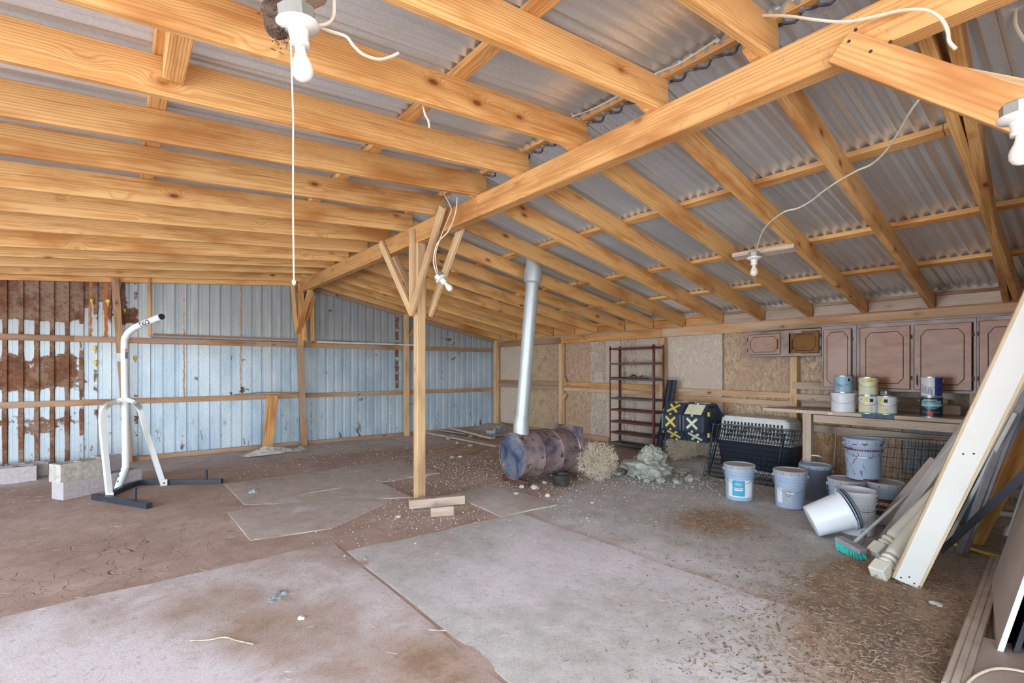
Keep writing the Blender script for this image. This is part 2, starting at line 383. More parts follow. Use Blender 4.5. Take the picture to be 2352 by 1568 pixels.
def frame(p0, p1, up=(0, 0, 1)):
    x = (Vector(p1)-Vector(p0)).normalized(); u = Vector(up)
    if abs(x.dot(u)) > .98: u = Vector((1, 0, 0))
    y = u.cross(x).normalized(); z = x.cross(y)
    return Matrix((x, y, z)).transposed().to_4x4()
def lumber(name, p0, p1, w, h, m, parent=None, up=(0, 0, 1), bev=.003, jit=0., taper=None):
    """a board from p0 to p1 (centre line); w = thickness across, h = size along 'up'. Local X runs along the grain."""
    p0 = Vector(p0); p1 = Vector(p1); L = (p1-p0).length
    bm = B(); n = 1
    abox(bm, (0, -w/2, -h/2), (L, w/2, h/2), bev)
    if taper: 
        for v in bm.verts:
            if v.co.x > L-.01 : v.co.x -= taper*(v.co.z/h+.5)
    o = mesh(name, bm, m, parent)
    mt = frame(p0, p1, up); mt.translation = p0
    o.matrix_world = mt
    if parent:
        o.matrix_parent_inverse = Matrix.Identity(4); o.matrix_basis = parent_inv(parent) @ mt
    return o
def parent_inv(p):
    m = Matrix.LocRotScale(p.location, p.rotation_euler, p.scale)
    if p.parent: m = parent_m(p.parent) @ m
    return m.inverted()
def parent_m(p):
    m = Matrix.LocRotScale(p.location, p.rotation_euler, p.scale)
    return (parent_m(p.parent) @ m) if p.parent else m
def smoothpts(pts, n=6):
    P = [Vector(p) for p in pts]
    if len(P) < 3: return P
    out = []
    for i in range(len(P)-1):
        a = P[max(i-1, 0)]; b = P[i]; c = P[i+1]; d = P[min(i+2, len(P)-1)]
        for k in range(n):
            t = k/n
            out.append(.5*((2*b)+(c-a)*t+(2*a-5*b+4*c-d)*t*t+(-a+3*b-3*c+d)*t**3))
    out.append(P[-1]); return out
def tube(bm, pts, r, n=8, cap=True, mi=0, square=False):
    P = [Vector(p) for p in pts]; rings = []
    rs = r if isinstance(r, (list, tuple)) else [r]*len(P)
    t0 = (P[1]-P[0]).normalized(); u = Vector((0, 0, 1)) if abs(t0.z) < .9 else Vector((1, 0, 0))
    u = (u-t0*u.dot(t0)).normalized()
    for i, p in enumerate(P):
        t = (P[min(i+1, len(P)-1)]-P[max(i-1, 0)]).normalized()
        u = (u-t*u.dot(t)).normalized(); w = t.cross(u)
        rr = rs[i]*(1.414 if square else 1)
        rings.append([bm.verts.new(p+rr*(math.cos(a)*u+math.sin(a)*w)) for a in [2*math.pi*(k+.5*square)/n for k in range(n)]])
    for a, b in zip(rings, rings[1:]):
        for k in range(n):
            f = bm.faces.new((a[k], a[(k+1) % n], b[(k+1) % n], b[k])); f.material_index = mi
    if cap and n > 2:
        f = bm.faces.new(rings[0][::-1]); f.material_index = mi
        f = bm.faces.new(rings[-1]); f.material_index = mi
def lathe(bm, prof, n=28, cx=0, cy=0, mi=0, cap0=False, cap1=False):
    rings = []
    for r, z in prof:
        rings.append([bm.verts.new((cx+r*math.cos(2*math.pi*k/n), cy+r*math.sin(2*math.pi*k/n), z)) for k in range(n)])
    for a, b in zip(rings, rings[1:]):
        for k in range(n):
            f = bm.faces.new((a[k], a[(k+1) % n], b[(k+1) % n], b[k])); f.material_index = mi
    if cap0: bm.faces.new(rings[0][::-1]).material_index = mi
    if cap1: bm.faces.new(rings[-1]).material_index = mi
def prism(bm, pts, axis, a, b, mi=0):
    """polygon pts (2D) extruded along axis index from a to b; other two axes in order"""
    def mk(p, t):
        q = [p[0], p[1]]; q.insert(axis, t); return bm.verts.new(q)
    A = [mk(p, a) for p in pts]; Bv = [mk(p, b) for p in pts]; n = len(pts)
    bm.faces.new(A).material_index = mi; bm.faces.new(Bv[::-1]).material_index = mi
    for i in range(n): bm.faces.new((A[i], Bv[i], Bv[(i+1) % n], A[(i+1) % n])).material_index = mi
def rock(bm, c, r, seed=0, sub=1, squash=.7, mi=0):
    rr = bmesh.ops.create_icosphere(bm, subdivisions=sub, radius=1.)
    s = Vector((seed*3.1, seed*1.7, seed*.9)); q = Quaternion((seed*1.3 % 1+.1, .3, seed*.7 % 1, .5)).normalized()
    for v in rr['verts']:
        d = v.co.copy(); k = 1+.45*mnoise.noise(d*1.4+s)+.2*mnoise.noise(d*3+s)
        d = q @ (d*k); v.co = Vector(c)+Vector((d.x*r, d.y*r, d.z*r*squash))
        for f in v.link_faces: f.material_index = mi
_tc = {}
def textmesh(txt, size, bold=False):
    cu = bpy.data.curves.new('t', 'FONT'); cu.body = txt; cu.size = size; cu.align_x = 'CENTER'; cu.align_y = 'CENTER'
    cu.resolution_u = 3; cu.offset = size*.02 if bold else 0
    o = bpy.data.objects.new('t', cu); C.objects.link(o)
    dg = bpy.context.evaluated_depsgraph_get(); me = bpy.data.meshes.new_from_object(o.evaluated_get(dg))
    bpy.data.objects.remove(o); bpy.data.curves.remove(cu); return me
def lettering(name, txt, size, m, parent, place, bold=True, sx=1., thick=0):
    """place(x, y) -> parent-local 3D position; the flat text is laid through it"""
    me = textmesh(txt, size, bold); bm = B(); bm.from_mesh(me); bpy.data.meshes.remove(me)
    bmesh.ops.triangulate(bm, faces=bm.faces)
    bmesh.ops.subdivide_edges(bm, edges=[e for e in bm.edges if e.calc_length() > size*.35], cuts=1)
    for v in bm.verts: v.co = Vector(place(v.co.x*sx, v.co.y))
    me2 = bpy.data.meshes.new(name); bm.to_mesh(me2); bm.free(); me2.materials.append(M[m])
    o = bpy.data.objects.new(name, me2); C.objects.link(o); o.parent = parent; return o
def cylplace(r0, r1, h, ang, z0, lift=.0012):
    """wrap on a cone frustum of radii r0 (z=0), r1 (z=h), centred at angle ang"""
    def f(x, y):
        z = z0+y; r = r0+(r1-r0)*z/h+lift; a = ang+x/r
        return (r*math.cos(a), r*math.sin(a), z)
    return f
def patch(name, place, w, h, m, parent, n=14):
    bm = B(); rows = []
    for j in range(2): rows.append([bm.verts.new(place(-w/2+w*i/n, -h/2+h*j)) for i in range(n+1)])
    for i in range(n): bm.faces.new((rows[0][i], rows[0][i+1], rows[1][i+1], rows[1][i]))
    o = mesh(name, bm, m, parent); return o

# ================================================================ GROUND AND FLOOR
def blob(x, y, cx, cy, rx, ry): return math.exp(-(((x-cx)/rx)**2+((y-cy)/ry)**2))
def maskat(x, y, kind=None):
    g = .9*sstep(2.6, 3.6, x)*sstep(4.4, 3.4, y)+.5*sstep(7.2, 8.4, y)+.75*blob(x, y, 5.3, 4.4, 1.2, 1.5)
    pl = .75*blob(x, y, 3.3, 2.1, .6, 1.0)+.6*blob(x, y, 5.0, 3.1, .7, .6)+.4*blob(x, y, 4.6, 1.6, .5, .5)+.8*blob(x, y, 2.2, 2.6, .6, .5)+.55*blob(x, y, 2.9, 3.2, .5, .3)
    ch = .95*blob(x, y, 3.0, .75, .9, .62)+.9*blob(x, y, 4.3, 2.4, .6, .45)+.9*blob(x, y, 3.9, 1.0, .55, .4)+.8*blob(x, y, 5.6, .9, 1.2, .7)
    if kind == 'grey': g = 1.; pl = pl+.34; ch = ch*.9
    if kind == 'red': g = .42; pl = .42+.8*blob(x, y, -.25, 3.2, .5, .9)+.4*blob(x, y, .3, 3.8, .4, .3)+.6*blob(x, y, .4, 2.4, .4, .5)+.5*blob(x, y, .9, 3.4, .35, .3)+.5*blob(x, y, 1.15, 2.4, .25, .7)-.5*blob(x, y, .75, 2.75, .35, .35)-.8*blob(x, y, 1.15, 2.0, .3, .35)-.6*blob(x, y, .1, 3.5, .4, .25); ch = .85*blob(x, y, 1.15, 2.05, .25, .3)+.75*blob(x, y, .55, 3.0, .3, .2)
    if kind == 'tan': g = .5; pl = .22+.8*blob(x, y, 1.4, 5.1, .22, .12)+.35*blob(x, y, 3.1, 4.2, .3, .4); ch = .22
    return (min(1, g), max(0, min(1, pl)), min(1, ch), 1)
def build_floor():
    x0, x1, y0, y1, st = -5.2, 6.95, -2.4, 9.3, .045
    nx = int((x1-x0)/st); ny = int((y1-y0)/st)
    vs = []; mask = []; crack = []
    for j in range(ny+1):
        y = y0+(y1-y0)*j/ny
        for i in range(nx+1):
            x = x0+(x1-x0)*i/nx
            z = gz(x, y)+.006*mnoise.noise(Vector((x*4, y*4, 2)))+.004*mnoise.noise(Vector((x*13, y*13, 2)))
            vs.append((x, y, z))
            mask.append(maskat(x, y)); crack.append(blob(x, y, .0, 4.6, .9, .7))
    fs = [(j*(nx+1)+i, j*(nx+1)+i+1, (j+1)*(nx+1)+i+1, (j+1)*(nx+1)+i) for j in range(ny) for i in range(nx)]
    me = bpy.data.meshes.new('floor'); me.from_pydata(vs, [], fs); me.materials.append(M['dirt'])
    ca = me.color_attributes.new('mask', 'FLOAT_COLOR', 'POINT'); ca.data.foreach_set('color', np.array(mask, dtype=np.float32).ravel())
    fa = me.attributes.new('crack', 'FLOAT', 'POINT'); fa.data.foreach_set('value', np.array(crack, dtype=np.float32))
    me.polygons.foreach_set('use_smooth', [True]*len(fs))
    o = bpy.data.objects.new('floor', me); C.objects.link(o); o['kind'] = 'structure'
    bm = B(); abox(bm, (-60, -60, -.5), (60, 60, -.06))
    g = mesh('ground', bm, 'outside'); g['kind'] = 'structure'
build_floor()

# ================================================================ CEILING
def zl(x): return 2.90-.0825*(2.42-x)      # underside of the left rafters
def zr(x): return 2.89-.20*(x-2.52)        # underside of the right rafters
ceil = struct('ceiling')
BZ0, BZ1 = 2.715, 2.902
RH = .162   # depth of the right-hand rafters
lumber('main_beam', (2.47, 9.15, (BZ0+BZ1)/2), (2.47, 3.55, (BZ0+BZ1)/2), .09, BZ1-BZ0, 'beam', ceil)
lumber('main_beam', (2.47, 3.55, (BZ0+BZ1)/2), (2.47, -2.3, (BZ0+BZ1)/2+.0), .09, BZ1-BZ0, 'beam', ceil)
LR = [(-1.95, -1.95), (-1.35, -1.35), (-.75, -.75), (-.15, -.15), (.47, .47), (1.083, 1.06), (1.704, 1.69), (2.343, 2.30), (2.97, 2.89), (3.54, 3.51), (4.24, 4.11), (4.95, 4.85), (5.56, 5.55), (6.21, 6.23), (6.89, 7.02), (7.46, 7.6), (8.04, 8.26), (8.93, 8.93)]
for i, (yb, yl) in enumerate(LR):
    xa = 2.53; xb = -5.3; sl = (yl-yb)/(-2.9)
    pa = (xa, yb+.02, zl(xa)+.094); pb = (xb, yb+.02+sl*(xb-xa), zl(xb)+.094)
    lumber('rafter', pa, pb, .04, .188, 'fir', ceil)
RR = [(-1.9, -2.1), (-1.3, -1.5), (-.7, -.9), (-.12, -.3), (.50, .20), (1.13, 1.336), (1.75, 1.943), (2.39, 2.52), (3.015, 3.107), (3.59, 3.69), (4.29, 4.30), (5.0, 4.878), (5.61, 5.455), (6.26, 6.07), (6.94, 6.65), (7.51, 7.24), (8.09, 7.82), (8.55, 8.4), (9.0, 9.0)]
RR[4] = (.43, .777)
for i, (yb, yp) in enumerate(RR):
    pa = (2.36, yb+.02, zr(2.36)+RH/2); pb = (6.78, yp, zr(6.78)+RH/2)
    lumber('rafter', pa, pb, .050, RH, 'fir', ceil)
lumber('rafter', (2.36, .56, zr(2.36)+RH/2), (6.78, .70, zr(6.78)+RH/2), .050, RH, 'fir', ceil)
# end blocks standing on the beam where the rafter ends meet
for yb, _ in LR[3:10]:
    lumber('end_block', (2.44, yb+.055, zl(2.44)), (2.44, yb+.055, zl(2.44)+.19), .085, .038, 'fir', ceil, up=(0, 1, 0))
# purlins, in lengths with joints, laid on the rafters
def purlins(X, zf, y0, y1, w, t, rs):
    y = y0; k = 0
    while y < y1:
        L = min(rs[k % len(rs)], y1-y); dx = random.uniform(-.02, .02)
        s = .0825 if zf is zl else -.2
        lumber('purlin', (X+dx, y, zf(X)+(.188 if zf is zl else RH)+t/2+.001), (X+random.uniform(-.02, .02), y+L-.004, zf(X)+(.188 if zf is zl else RH)+t/2+.001), w, t, 'fir', ceil, up=(-s, 0, 1))
        y += L; k += 1
for X in (-4.9, -3.6, -2.4, -1.1, .18, 1.46, 2.50): purlins(X, zl, -2.3, 9.1, .089 if X < 2 else .07, .038, (3.1, 4.2, 3.6))
for X in (3.82, 5.0, 5.95): purlins(X, zr, -2.2, 9.15, .085, .038, (2.9, 4.1, 3.3))
lumber('short_block', (.20, 2.42, zl(.2)+.12), (.20, 2.86, zl(.2)+.12), .085, .13, 'fir', ceil)
# corrugated roof sheets
def corr(L, wid, pitch=.076, amp=.0125, seg=8, nl=2, thick=.0012):
    bm = B(); n = int(round(wid/pitch*seg)); rows = []
    for j in range(nl+1):
        rows.append([bm.verts.new((L*j/nl, wid*i/n, amp*math.sin(2*math.pi*i/seg))) for i in range(n+1)])
    for j in range(nl):
        for i in range(n): bm.faces.new((rows[j][i], rows[j+1][i], rows[j+1][i+1], rows[j][i+1]))
    return bm
def roof_sheets():
    wid = .076*9
    base = None
    for side in (0, 1):
        base = None; y = -2.35; k = 0
        while y < 9.2:
            if side == 0: xa, xb, zf, off = -5.5, 2.62, zl, .188+.038+.012
            else: xa, xb, zf, off = 2.45, 6.98, zr, RH+.038+.012
            L = math.hypot(xb-xa, zf(xb)-zf(xa))
            if base is None:
                o = mesh('roof_sheet', corr(L, wid+.038), 'roof', ceil, True); base = o
            else:
                o = base.copy(); C.objects.link(o)
            a = -math.atan2(zf(xb)-zf(xa), xb-xa)
            o.location = (xa, y, zf(xa)+off+(.002 if k % 2 else 0)); o.rotation_euler = (0, a, 0)
            y += wid; k += 1
roof_sheets()
# corrugated foam closure along the ridge edge of the right-hand sheets
bm = B(); pts = [(2.53+.012*math.sin(y*41.3*2), y, zr(2.53)+RH+.028+.014*math.sin(2*math.pi*y/.152)) for y in np.arange(-.2, 3.8, .019)]
tube(bm, pts, .008, 5); mesh('ridge_closure_strip', bm, 'steelgrey', ceil, True)
# nails sticking through the roof near the ridge
bm = B()
for k in range(60):
    y = random.uniform(.6, 3.6); x = 2.6+random.choice((0, .1))+random.uniform(-.02, .02); z = zr(x)+RH+.045
    tube(bm, [(x, y, z), (x+random.uniform(-.004, .004), y, z-.035)], .0012, 4)
o = mesh('roof_nails', bm, 'canmetal', ceil); o['kind'] = 'stuff'
bm = B()
for k in range(240):
    y = random.uniform(.3, 9.0); z = random.uniform(BZ0+.03, BZ1-.02); a = random.uniform(-.01, .01)
    tube(bm, [(2.426, y, z), (2.42, y+a, z-.004), (2.418, y+a*1.2, z-random.uniform(.008, .03))], .0011, 3)
o = mesh('beam_splinters', bm, 'strawpale', ceil); o['kind'] = 'stuff'

# ================================================================ WALL LEFT (ribbed metal) Y = 9.18
WL = struct('wall_left'); WY = 9.2
def rooftop(x): return (zl(x)+.17) if x < 2.5 else (zr(x)+.15)
def ribsheet(x0, n=6, pitch=.152, dy=0., z0=-.08):
    prof = []
    for k in range(n):
        b = k*pitch
        prof += [(b, 0), (b+.050, 0), (b+.058, .026), (b+.100, .026), (b+.108, 0)]
    prof.append((n*pitch+.012, 0)); bm = B(); rows = []
    zz = [z0, 1.2, None]
    for zc in zz:
        rows.append([bm.verts.new((x0+x, WY+y+dy, rooftop(x0+x) if zc is None else zc)) for x, y in prof])
    for a, b in zip(rows, rows[1:]):
        for i in range(len(a)-1): bm.faces.new((a[i], a[i+1], b[i+1], b[i]))
    return bm
k = 0; x = -5.472
while x < 6.8:
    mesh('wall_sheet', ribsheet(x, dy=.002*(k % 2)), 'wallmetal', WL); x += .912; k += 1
def girt(x0, x1, z0, z1, y=9.145, m='girt', yw=.04, za=None, zb=None):
    lumber('girt', (x0, y+.02, (z0+z1)/2), (x1, y+.02, (z0+z1)/2+(zb or 0)), yw, z1-z0, m, WL)
for a, b in ((-5.4, -.5), (-.5, 2.44), (2.50, 5.1), (5.1, 6.72)):
    girt(a, b, 1.773, 1.855)
for a, b in ((-5.4, .35), (.35, 2.45), (2.52, 4.47), (4.55, 6.72)):
    girt(a, b, .88, .96)
for a, b in ((-5.4, .1), (.1, 2.45), (2.55, 4.45), (4.56, 6.72)):
    lumber('base_board', (a, 9.15, .055), (b, 9.15, .06), .04, .11, 'girt', WL)
lumber('stud', (4.51, 9.09, -.05), (4.50, 9.09, zr(4.5)), .089, .089, 'post', WL)
lumber('stud', (6.76, 9.10, -.05), (6.76, 9.10, zr(6.76)), .10, .10, 'post', WL)
lumber('stud', (.10, 9.09, 0), (-.06, 9.09, zl(-.06)), .089, .089, 'girt', WL)
lumber('hanging_board', onY(344, 770, 9.1), onY(342, 630, 9.1), .05, .035, 'fir', WL)
lumber('corner_brace', (4.56, 9.08, 2.05), (4.80, 9.08, 2.42), .04, .07, 'girt', WL)
lumber('end_rafter', (2.52, 9.12, zr(2.52)-.02), (6.75, 9.12, zr(6.75)-.02), .04, .09, 'girt', WL)
lumber('top_board', (2.42, 9.12, zl(2.42)-.01), (-5.3, 9.12, zl(-5.3)-.01), .04, .09, 'fir', WL)
for (u, v, s) in ((211, 690, 1), (248, 692, 1.2), (218, 800, 1.2), (220, 832, 1.1), (310, 822, 1.1), (287, 712, .7)):
    p = onY(u, v, 9.18); bm = B()
    rock(bm, p, .022*s, u, 2, 1.5); rock(bm, p+Vector((.004, 0, -.035*s)), .011*s, u+1, 1, 2.2)
    mesh('foam_blob', bm, 'yellow', WL, True)
bm = B(); abox(bm, (onY(268, 828, 9.03).x, 9.03, 1.50), (onY(286, 828, 9.03).x, 9.035, 1.62)); mesh('white_card', bm, 'paperwhite', WL)

# ================================================================ WALL RIGHT (boards) X = 6.85
WR = struct('wall_right'); XW = 6.86
def yO(u, X=XW): return onX(u, 900, X).y
pan = [(1143, 1204, 'ply_grey'), (1204, 1256, 'ply_yellow'), (1256, 1290, 'osb_red'), (1290, 1357, 'osb_red'), (1357, 1392, 'osb_white'), (1392, 1425, 'ply_grey'), (1425, 1462, 'osb_white'), (1462, 1530, 'osb_grey'), (1530, 1660, 'osb_grey'), (1664, 1830, 'osb_tan')]
for k, (a, b, m) in enumerate(pan):
    ya, yb = yO(a), yO(b); dx = .004*(k % 3)
    bm = B(); abox(bm, (0, 0, 0), (.012, abs(ya-yb)-.004, 2.1), 0)
    o = mesh('wall_panel', bm, m, WR); o.location = (XW-dx, yb, -.05)
ya = yO(1830)
for (y1_, y0_, z0, z1, m) in ((ya, 1.9, .86, 2.05, 'osb_tan'), (ya, 2.12, -.05, .74, 'osb_orange'), (ya, 1.95, .75, .85, 'osb_orange'), (1.94, 1.32, .74, .85, 'osb_orange'), (1.31, -.35, .74, .85, 'osb_slate'), (1.9, -.35, .86, 2.05, 'osb_grey'), (2.11, 1.62, -.05, .73, 'osb_red'), (1.61, .95, -.05, .73, 'osb_slate'), (.94, -.35, -.05, .73, 'osb_white')):
    bm = B(); abox(bm, (0, 0, 0), (.012, y1_-y0_-.004, z1-z0))
    o = mesh('wall_panel', bm, m, WR); o.location = (XW+.002, y0_, z0)
bm = B(); abox(bm, (6.885, -.5, -.1), (6.90, 9.2, 2.06)); mesh('outer_sheathing', bm, 'osb_red', WR)
lumber('wall_plate', (6.79, 9.05, 1.955), (6.79, 7.0, 1.962), .04, .14, 'girt', WR)
lumber('wall_plate', (6.79, 6.99, 1.962), (6.79, 4.70, 1.965), .04, .14, 'beam', WR)
lumber('wall_plate', (6.785, 4.69, 1.968), (6.785, -.35, 1.97), .04, .13, 'plate', WR)
lumber('cap_plate', (6.82, 9.05, 2.03), (6.82, -.35, 2.035), .11, .035, 'girt', WR)
for (u, dz) in ((1290, 0), (1523, 0), (1825, 0)):
    y = onX(u, 900, 6.79).y; lumber('stud', (6.79, y, -.03), (6.79, y, 1.89), .085, .085, 'post', WR, up=(0, 1, 0))
    for s, z in ((1, 1.17), (-1, .87)):
        lumber('knee_block', (6.775, y-.05, z+s*.06), (6.775, y-.13, z-s*.03), .04, .06, 'post', WR) if u == 1290 else None
yC = 9.0
for a, b, m, z in ((9.0, 6.98, 'girt', 1.105), (6.9, 4.66, 'beam', 1.10), (4.66, 2.70, 'plate', 1.055), (2.70, 1.2, 'weather', 1.04)):
    lumber('girt', (6.765, a, z), (6.765, b, z-.004), .03, .075, m, WR)
for a, b, m, z in ((9.0, 6.98, 'girt', 1.02), (6.9, 4.66, 'plate', 1.005), (4.66, 2.75, 'plate', .955), (2.62, 1.2, 'weather', .94)):
    lumber('girt', (6.775, a, z), (6.775, b, z-.012), .03, .07, m, WR)
lumber('girt', (6.75, 2.72, 1.185), (6.75, 1.9, 1.18), .03, .085, 'weather', WR)
lumber('girt', (6.75, 2.45, 1.52), (6.75, 1.9, 1.52), .03, .07, 'weather', WR)
lumber('girt', (6.76, 2.5, .66), (6.76, .3, .64), .035, .09, 'weather', WR)
lumber('girt', (6.76, 1.6, .2), (6.76, .3, .2), .035, .09, 'weather', WR)
lumber('base_board', (6.80, 6.9, .13), (6.80, 5.8, .13), .05, .09, 'girt', WR)
lumber('base_board', (6.80, 9.0, .13), (6.80, 7.4, .12), .05, .09, 'girt', WR)
ys = sorted([yp for _, yp in RR])
for a, b in zip(ys, ys[1:]):
    if b < -.3 : continue
    m = 'beam' if b > 3.8 else 'weather'
    lumber('blocking', (6.80, a+.03, 2.105), (6.80, b-.03, 2.105), .035, .13, m, WR)
    lumber('nailer', (6.78, a+.03, 2.185), (6.78, b-.03, 2.185), .05, .03, 'girt' if b < 3.8 else 'beam', WR)
bm = B(); abox(bm, (6.83, -.5, 2.0), (6.845, 9.2, 2.249)); mesh('eave_light_seal', bm, 'weather', WR)  # added strip behind the blocking, stops daylight leaking in under the roof sheets
# near end wall, standing to the right of the frame
WN = struct('wall_near')
for k in range(5):
    bm = B(); x0 = 2.6+k*.86
    prof = [(i*.86/34, .009*math.sin(i*math.pi/2)) for i in range(35)]
    rows = [[bm.verts.new((x0+x, -.42+y, z)) for x, y in prof] for z in (-.08, 1.2, zr(x0+.9)+.15)]
    for a, b in zip(rows, rows[1:]):
        for i in range(len(a)-1): bm.faces.new((a[i], a[i+1], b[i+1], b[i]))
    mesh('wall_sheet', bm, 'wallmetal', WN)
for z in (.3, 1.1, 1.9): lumber('girt', (2.6, -.38, z), (6.8, -.38, z), .04, .089, 'girt', WN)
for x in (3.0, 4.2, 5.5): lumber('stud', (x, -.34, -.03), (x, -.34, zr(x)), .04, .089, 'post', WN)

# ================================================================ POSTS
def vbrace(name, parent, p0, p1, w, h, m='post', up=(1, 0, 0)): return lumber(name, p0, p1, w, h, m, parent, up=up)
t = thing('wooden_post', 'square timber post in the middle of the floor with V-shaped braces', 'post', (2.47, 4.68, 0))
lumber('post', (2.47, 4.68, -.05), (2.47, 4.68, BZ0-.002), .092, .092, 'post', t, up=(1, 0, 0))
lumber('cleat', (2.402, 4.72, 1.95), (2.402, 4.72, BZ1-.05), .075, .036, 'post', t, up=(1, 0, 0))
lumber('cleat', (2.538, 4.72, 1.95), (2.538, 4.72, BZ1-.05), .075, .036, 'post', t, up=(1, 0, 0))
for X, sg in ((2.40, -1), (2.54, 1)):
    a = Vector((X-.0+sg*.036, 4.66, 1.97)); 
    lumber('brace', a, (X+sg*.036, 4.02, BZ1+(.01 if sg < 0 else -.13)), .085, .036, 'post', t, up=(1, 0, 0))
    lumber('brace', (X+sg*.018*0, 4.72, 1.99), (X, 5.50, BZ1-(.03 if sg < 0 else .10)), .085, .036, 'post', t, up=(1, 0, 0))
bm = B()
for k in range(26):
    a = Vector((2.44+random.uniform(-.03, .03), 4.10+random.uniform(-.09, .09), BZ1+.03+random.uniform(-.03, .04)))
    tube(bm, smoothpts([a, a+Vector((random.uniform(-.05, .05), random.uniform(-.06, .06), random.uniform(-.03, .06))), a+Vector((random.uniform(-.1, .05), random.uniform(-.12, .12), random.uniform(-.08, .06)))], 3), .0013, 3)
o = mesh('straw_wisps', bm, 'strawpale'); o['kind'] = 'stuff'; tag(o, 'wisps of dry straw caught on the beam above the middle post brace', 'straw')
for nm, lab, (p0, p1), w, h in (('timber_block', 'longer weathered timber block lying at the foot of the middle post', (ground(945, 1172)+Vector((0, .05, .055)), ground(1072, 1160)+Vector((0, .05, .055))), .09, .085), ('timber_block', 'short pale timber block in front of the longer block at the middle post', (ground(992, 1188)+Vector((0, .02, .045)), ground(1040, 1184)+Vector((0.02, .02, .045))), .05, .085)):
    o = lumber(nm, p0, p1, w, h, 'weather'); tag(o, lab, 'wood block')

t = thing('squat_post', 'squat post with hanging cleats carrying the beam against the ribbed metal wall', 'post', (2.49, 9.05, 0))
lumber('post', (2.53, 9.055, -.05), (2.46, 9.055, 1.80), .09, .09, 'girt', t, up=(0, 1, 0))
lumber('post', (2.47, 9.055, 1.80), (2.47, 9.055, BZ0), .09, .09, 'beam', t, up=(0, 1, 0))
for (ua, va), (ub, vb), Y, w in (((700, 782), (690, 650), 8.93, .075), ((717, 783), (716, 668), 9.02, .07), ((682, 765), (671, 652), 9.06, .06)):
    lumber('cleat', onY(ua, va, Y), onY(ub, vb, Y), .04, w, 'fir', t, up=(1, 0, 0))
lumber('brace', onY(686, 765, 8.98), (2.49, 8.55, BZ0+.02), .04, .075, 'beam', t, up=(1, 0, 0))
lumber('brace', onY(700, 745, 9.0), onY(722, 680, 9.0), .04, .06, 'beam', t, up=(1, 0, 0))

t = thing('braced_post', 'broad diagonal timber brace at top right, bolted to the main beam', 'post', (2.47, -.35, 0))
lumber('post', (2.47, -.35, -.05), (2.47, -.35, BZ0-.002), .092, .092, 'post', t, up=(1, 0, 0))
lumber('brace', onX(1930, 110, 2.398), onX(2352, 262, 2.398)+(onX(2352, 262, 2.398)-onX(1930, 110, 2.398))*1.2, .125, .04, 'beam', t, up=(1, 0, 0))
lumber('brace', onX(2018, 152, 2.54), (2.54, -.3, 1.97), .10, .04, 'post', t, up=(1, 0, 0))
for (u, v) in ((1965, 68), (1950, 95), (2000, 118), (2045, 96)):
    p = onX(u, v, 2.378); bm = B(); tube(bm, [p+Vector((.004, 0, 0)), p+Vector((-.002, 0, 0))], .0065, 10); mesh('bolt', bm, 'hinge', t)
    bpy.context.view_layer.update()
for o in t.children:
    if o.name.startswith('bolt'): o.matrix_parent_inverse = parent_inv(t)

# ================================================================ LAMPS, CABLES
def lampholder(loc, axis, label, s=1., chain=None, grp=None, size=.057, box=True, off=None):
    """porcelain lampholder with bulb; loc = centre of the plate, axis = direction the bulb points"""
    z = Vector(axis).normalized(); x = Vector((1, 0, 0)); x = (x-z*x.dot(z)).normalized(); y = z.cross(x)
    q = Matrix((x, y, z)).transposed().to_quaternion()
    t = thing('bulb_holder', label, 'light', loc, rot=q.to_euler())
    t.scale = (s, s, s)
    bm = B(); lathe(bm, [(0.001, -.004), (size, -.004), (size, .004), (size*.9, .010), (size*.5, .016), (.027, .022), (.024, .042), (.027, .046), (.025, .058), (.001, .058)], 26); mesh('socket', bm, 'porcelain', t, True)
    bm = B(); lathe(bm, [(.013, .056), (.014, .068), (.018, .082), (.027, .100), (.030, .115), (.0285, .130), (.020, .143), (.008, .149), (.0005, .150)], 22); mesh('bulb', bm, 'bulb', t, True)
    if box:
        bm = B(); lathe(bm, [(.001, -.045), (.045, -.045), (.050, -.04), (.050, -.004), (.001, -.004)], 8); mesh('junction_box', bm, 'boxmetal', t)
    return t
L1 = onY(684, 58, 1.62); 
h1 = lampholder(L1, (.12, .05, -1), 'bare bulb in white porcelain holder at top left with a long pull string', 1.12)
blk = lumber('wooden_block', onY(640, 30, 1.69)+Vector((0, .0, .05)), onY(735, -10, 1.69)+Vector((0, 0, .05)), .10, .10, 'weather')
blk.parent = h1; blk.matrix_parent_inverse = (Matrix.LocRotScale(h1.location, h1.rotation_euler, h1.scale)).inverted()
bm = B(); a = onY(668, 95, 1.60); e = Vector((a.x-.0, a.y, onY(675, 640, 1.60).z))
e = onY(675, 640, 1.60); tube(bm, [a+Vector((0, 0, .06)), a, a.lerp(e, .33)+Vector((.004, 0, 0)), a.lerp(e, .7), e], .0026, 5)
lathe(bm, [(.001, 0), (.005, .004), (.006, .012), (.002, .02)], 8, 0, 0); 
for v in bm.verts:
    if v.co.length < .03: v.co += e-Vector((0, 0, .02))
for f in bm.faces: pass
bm.verts.ensure_lookup_table()
o = mesh('pull_string', bm, 'string'); tag(o, 'long white pull string hanging from the top left bulb', 'string')
L2 = px(2345, 268, 1.55)
h2 = lampholder(L2, (.05, .0, -1), 'bare bulb in white porcelain holder at the right edge, below the broad brace', 1.)
def under(u, v, gap=.012):
    r = ray(u, v); a = 2.89+.2*2.52-gap; k = (a-CH)/(r[2]+.2*r[0]); return Vector((r[0]*k, r[1]*k, CH+r[2]*k))
L3 = under(1732, 592, .085)
h3 = lampholder(L3, (.0, .0, -1), 'small bare bulb on a pale cross board between right-hand rafters, above the cabinets', 1.12)
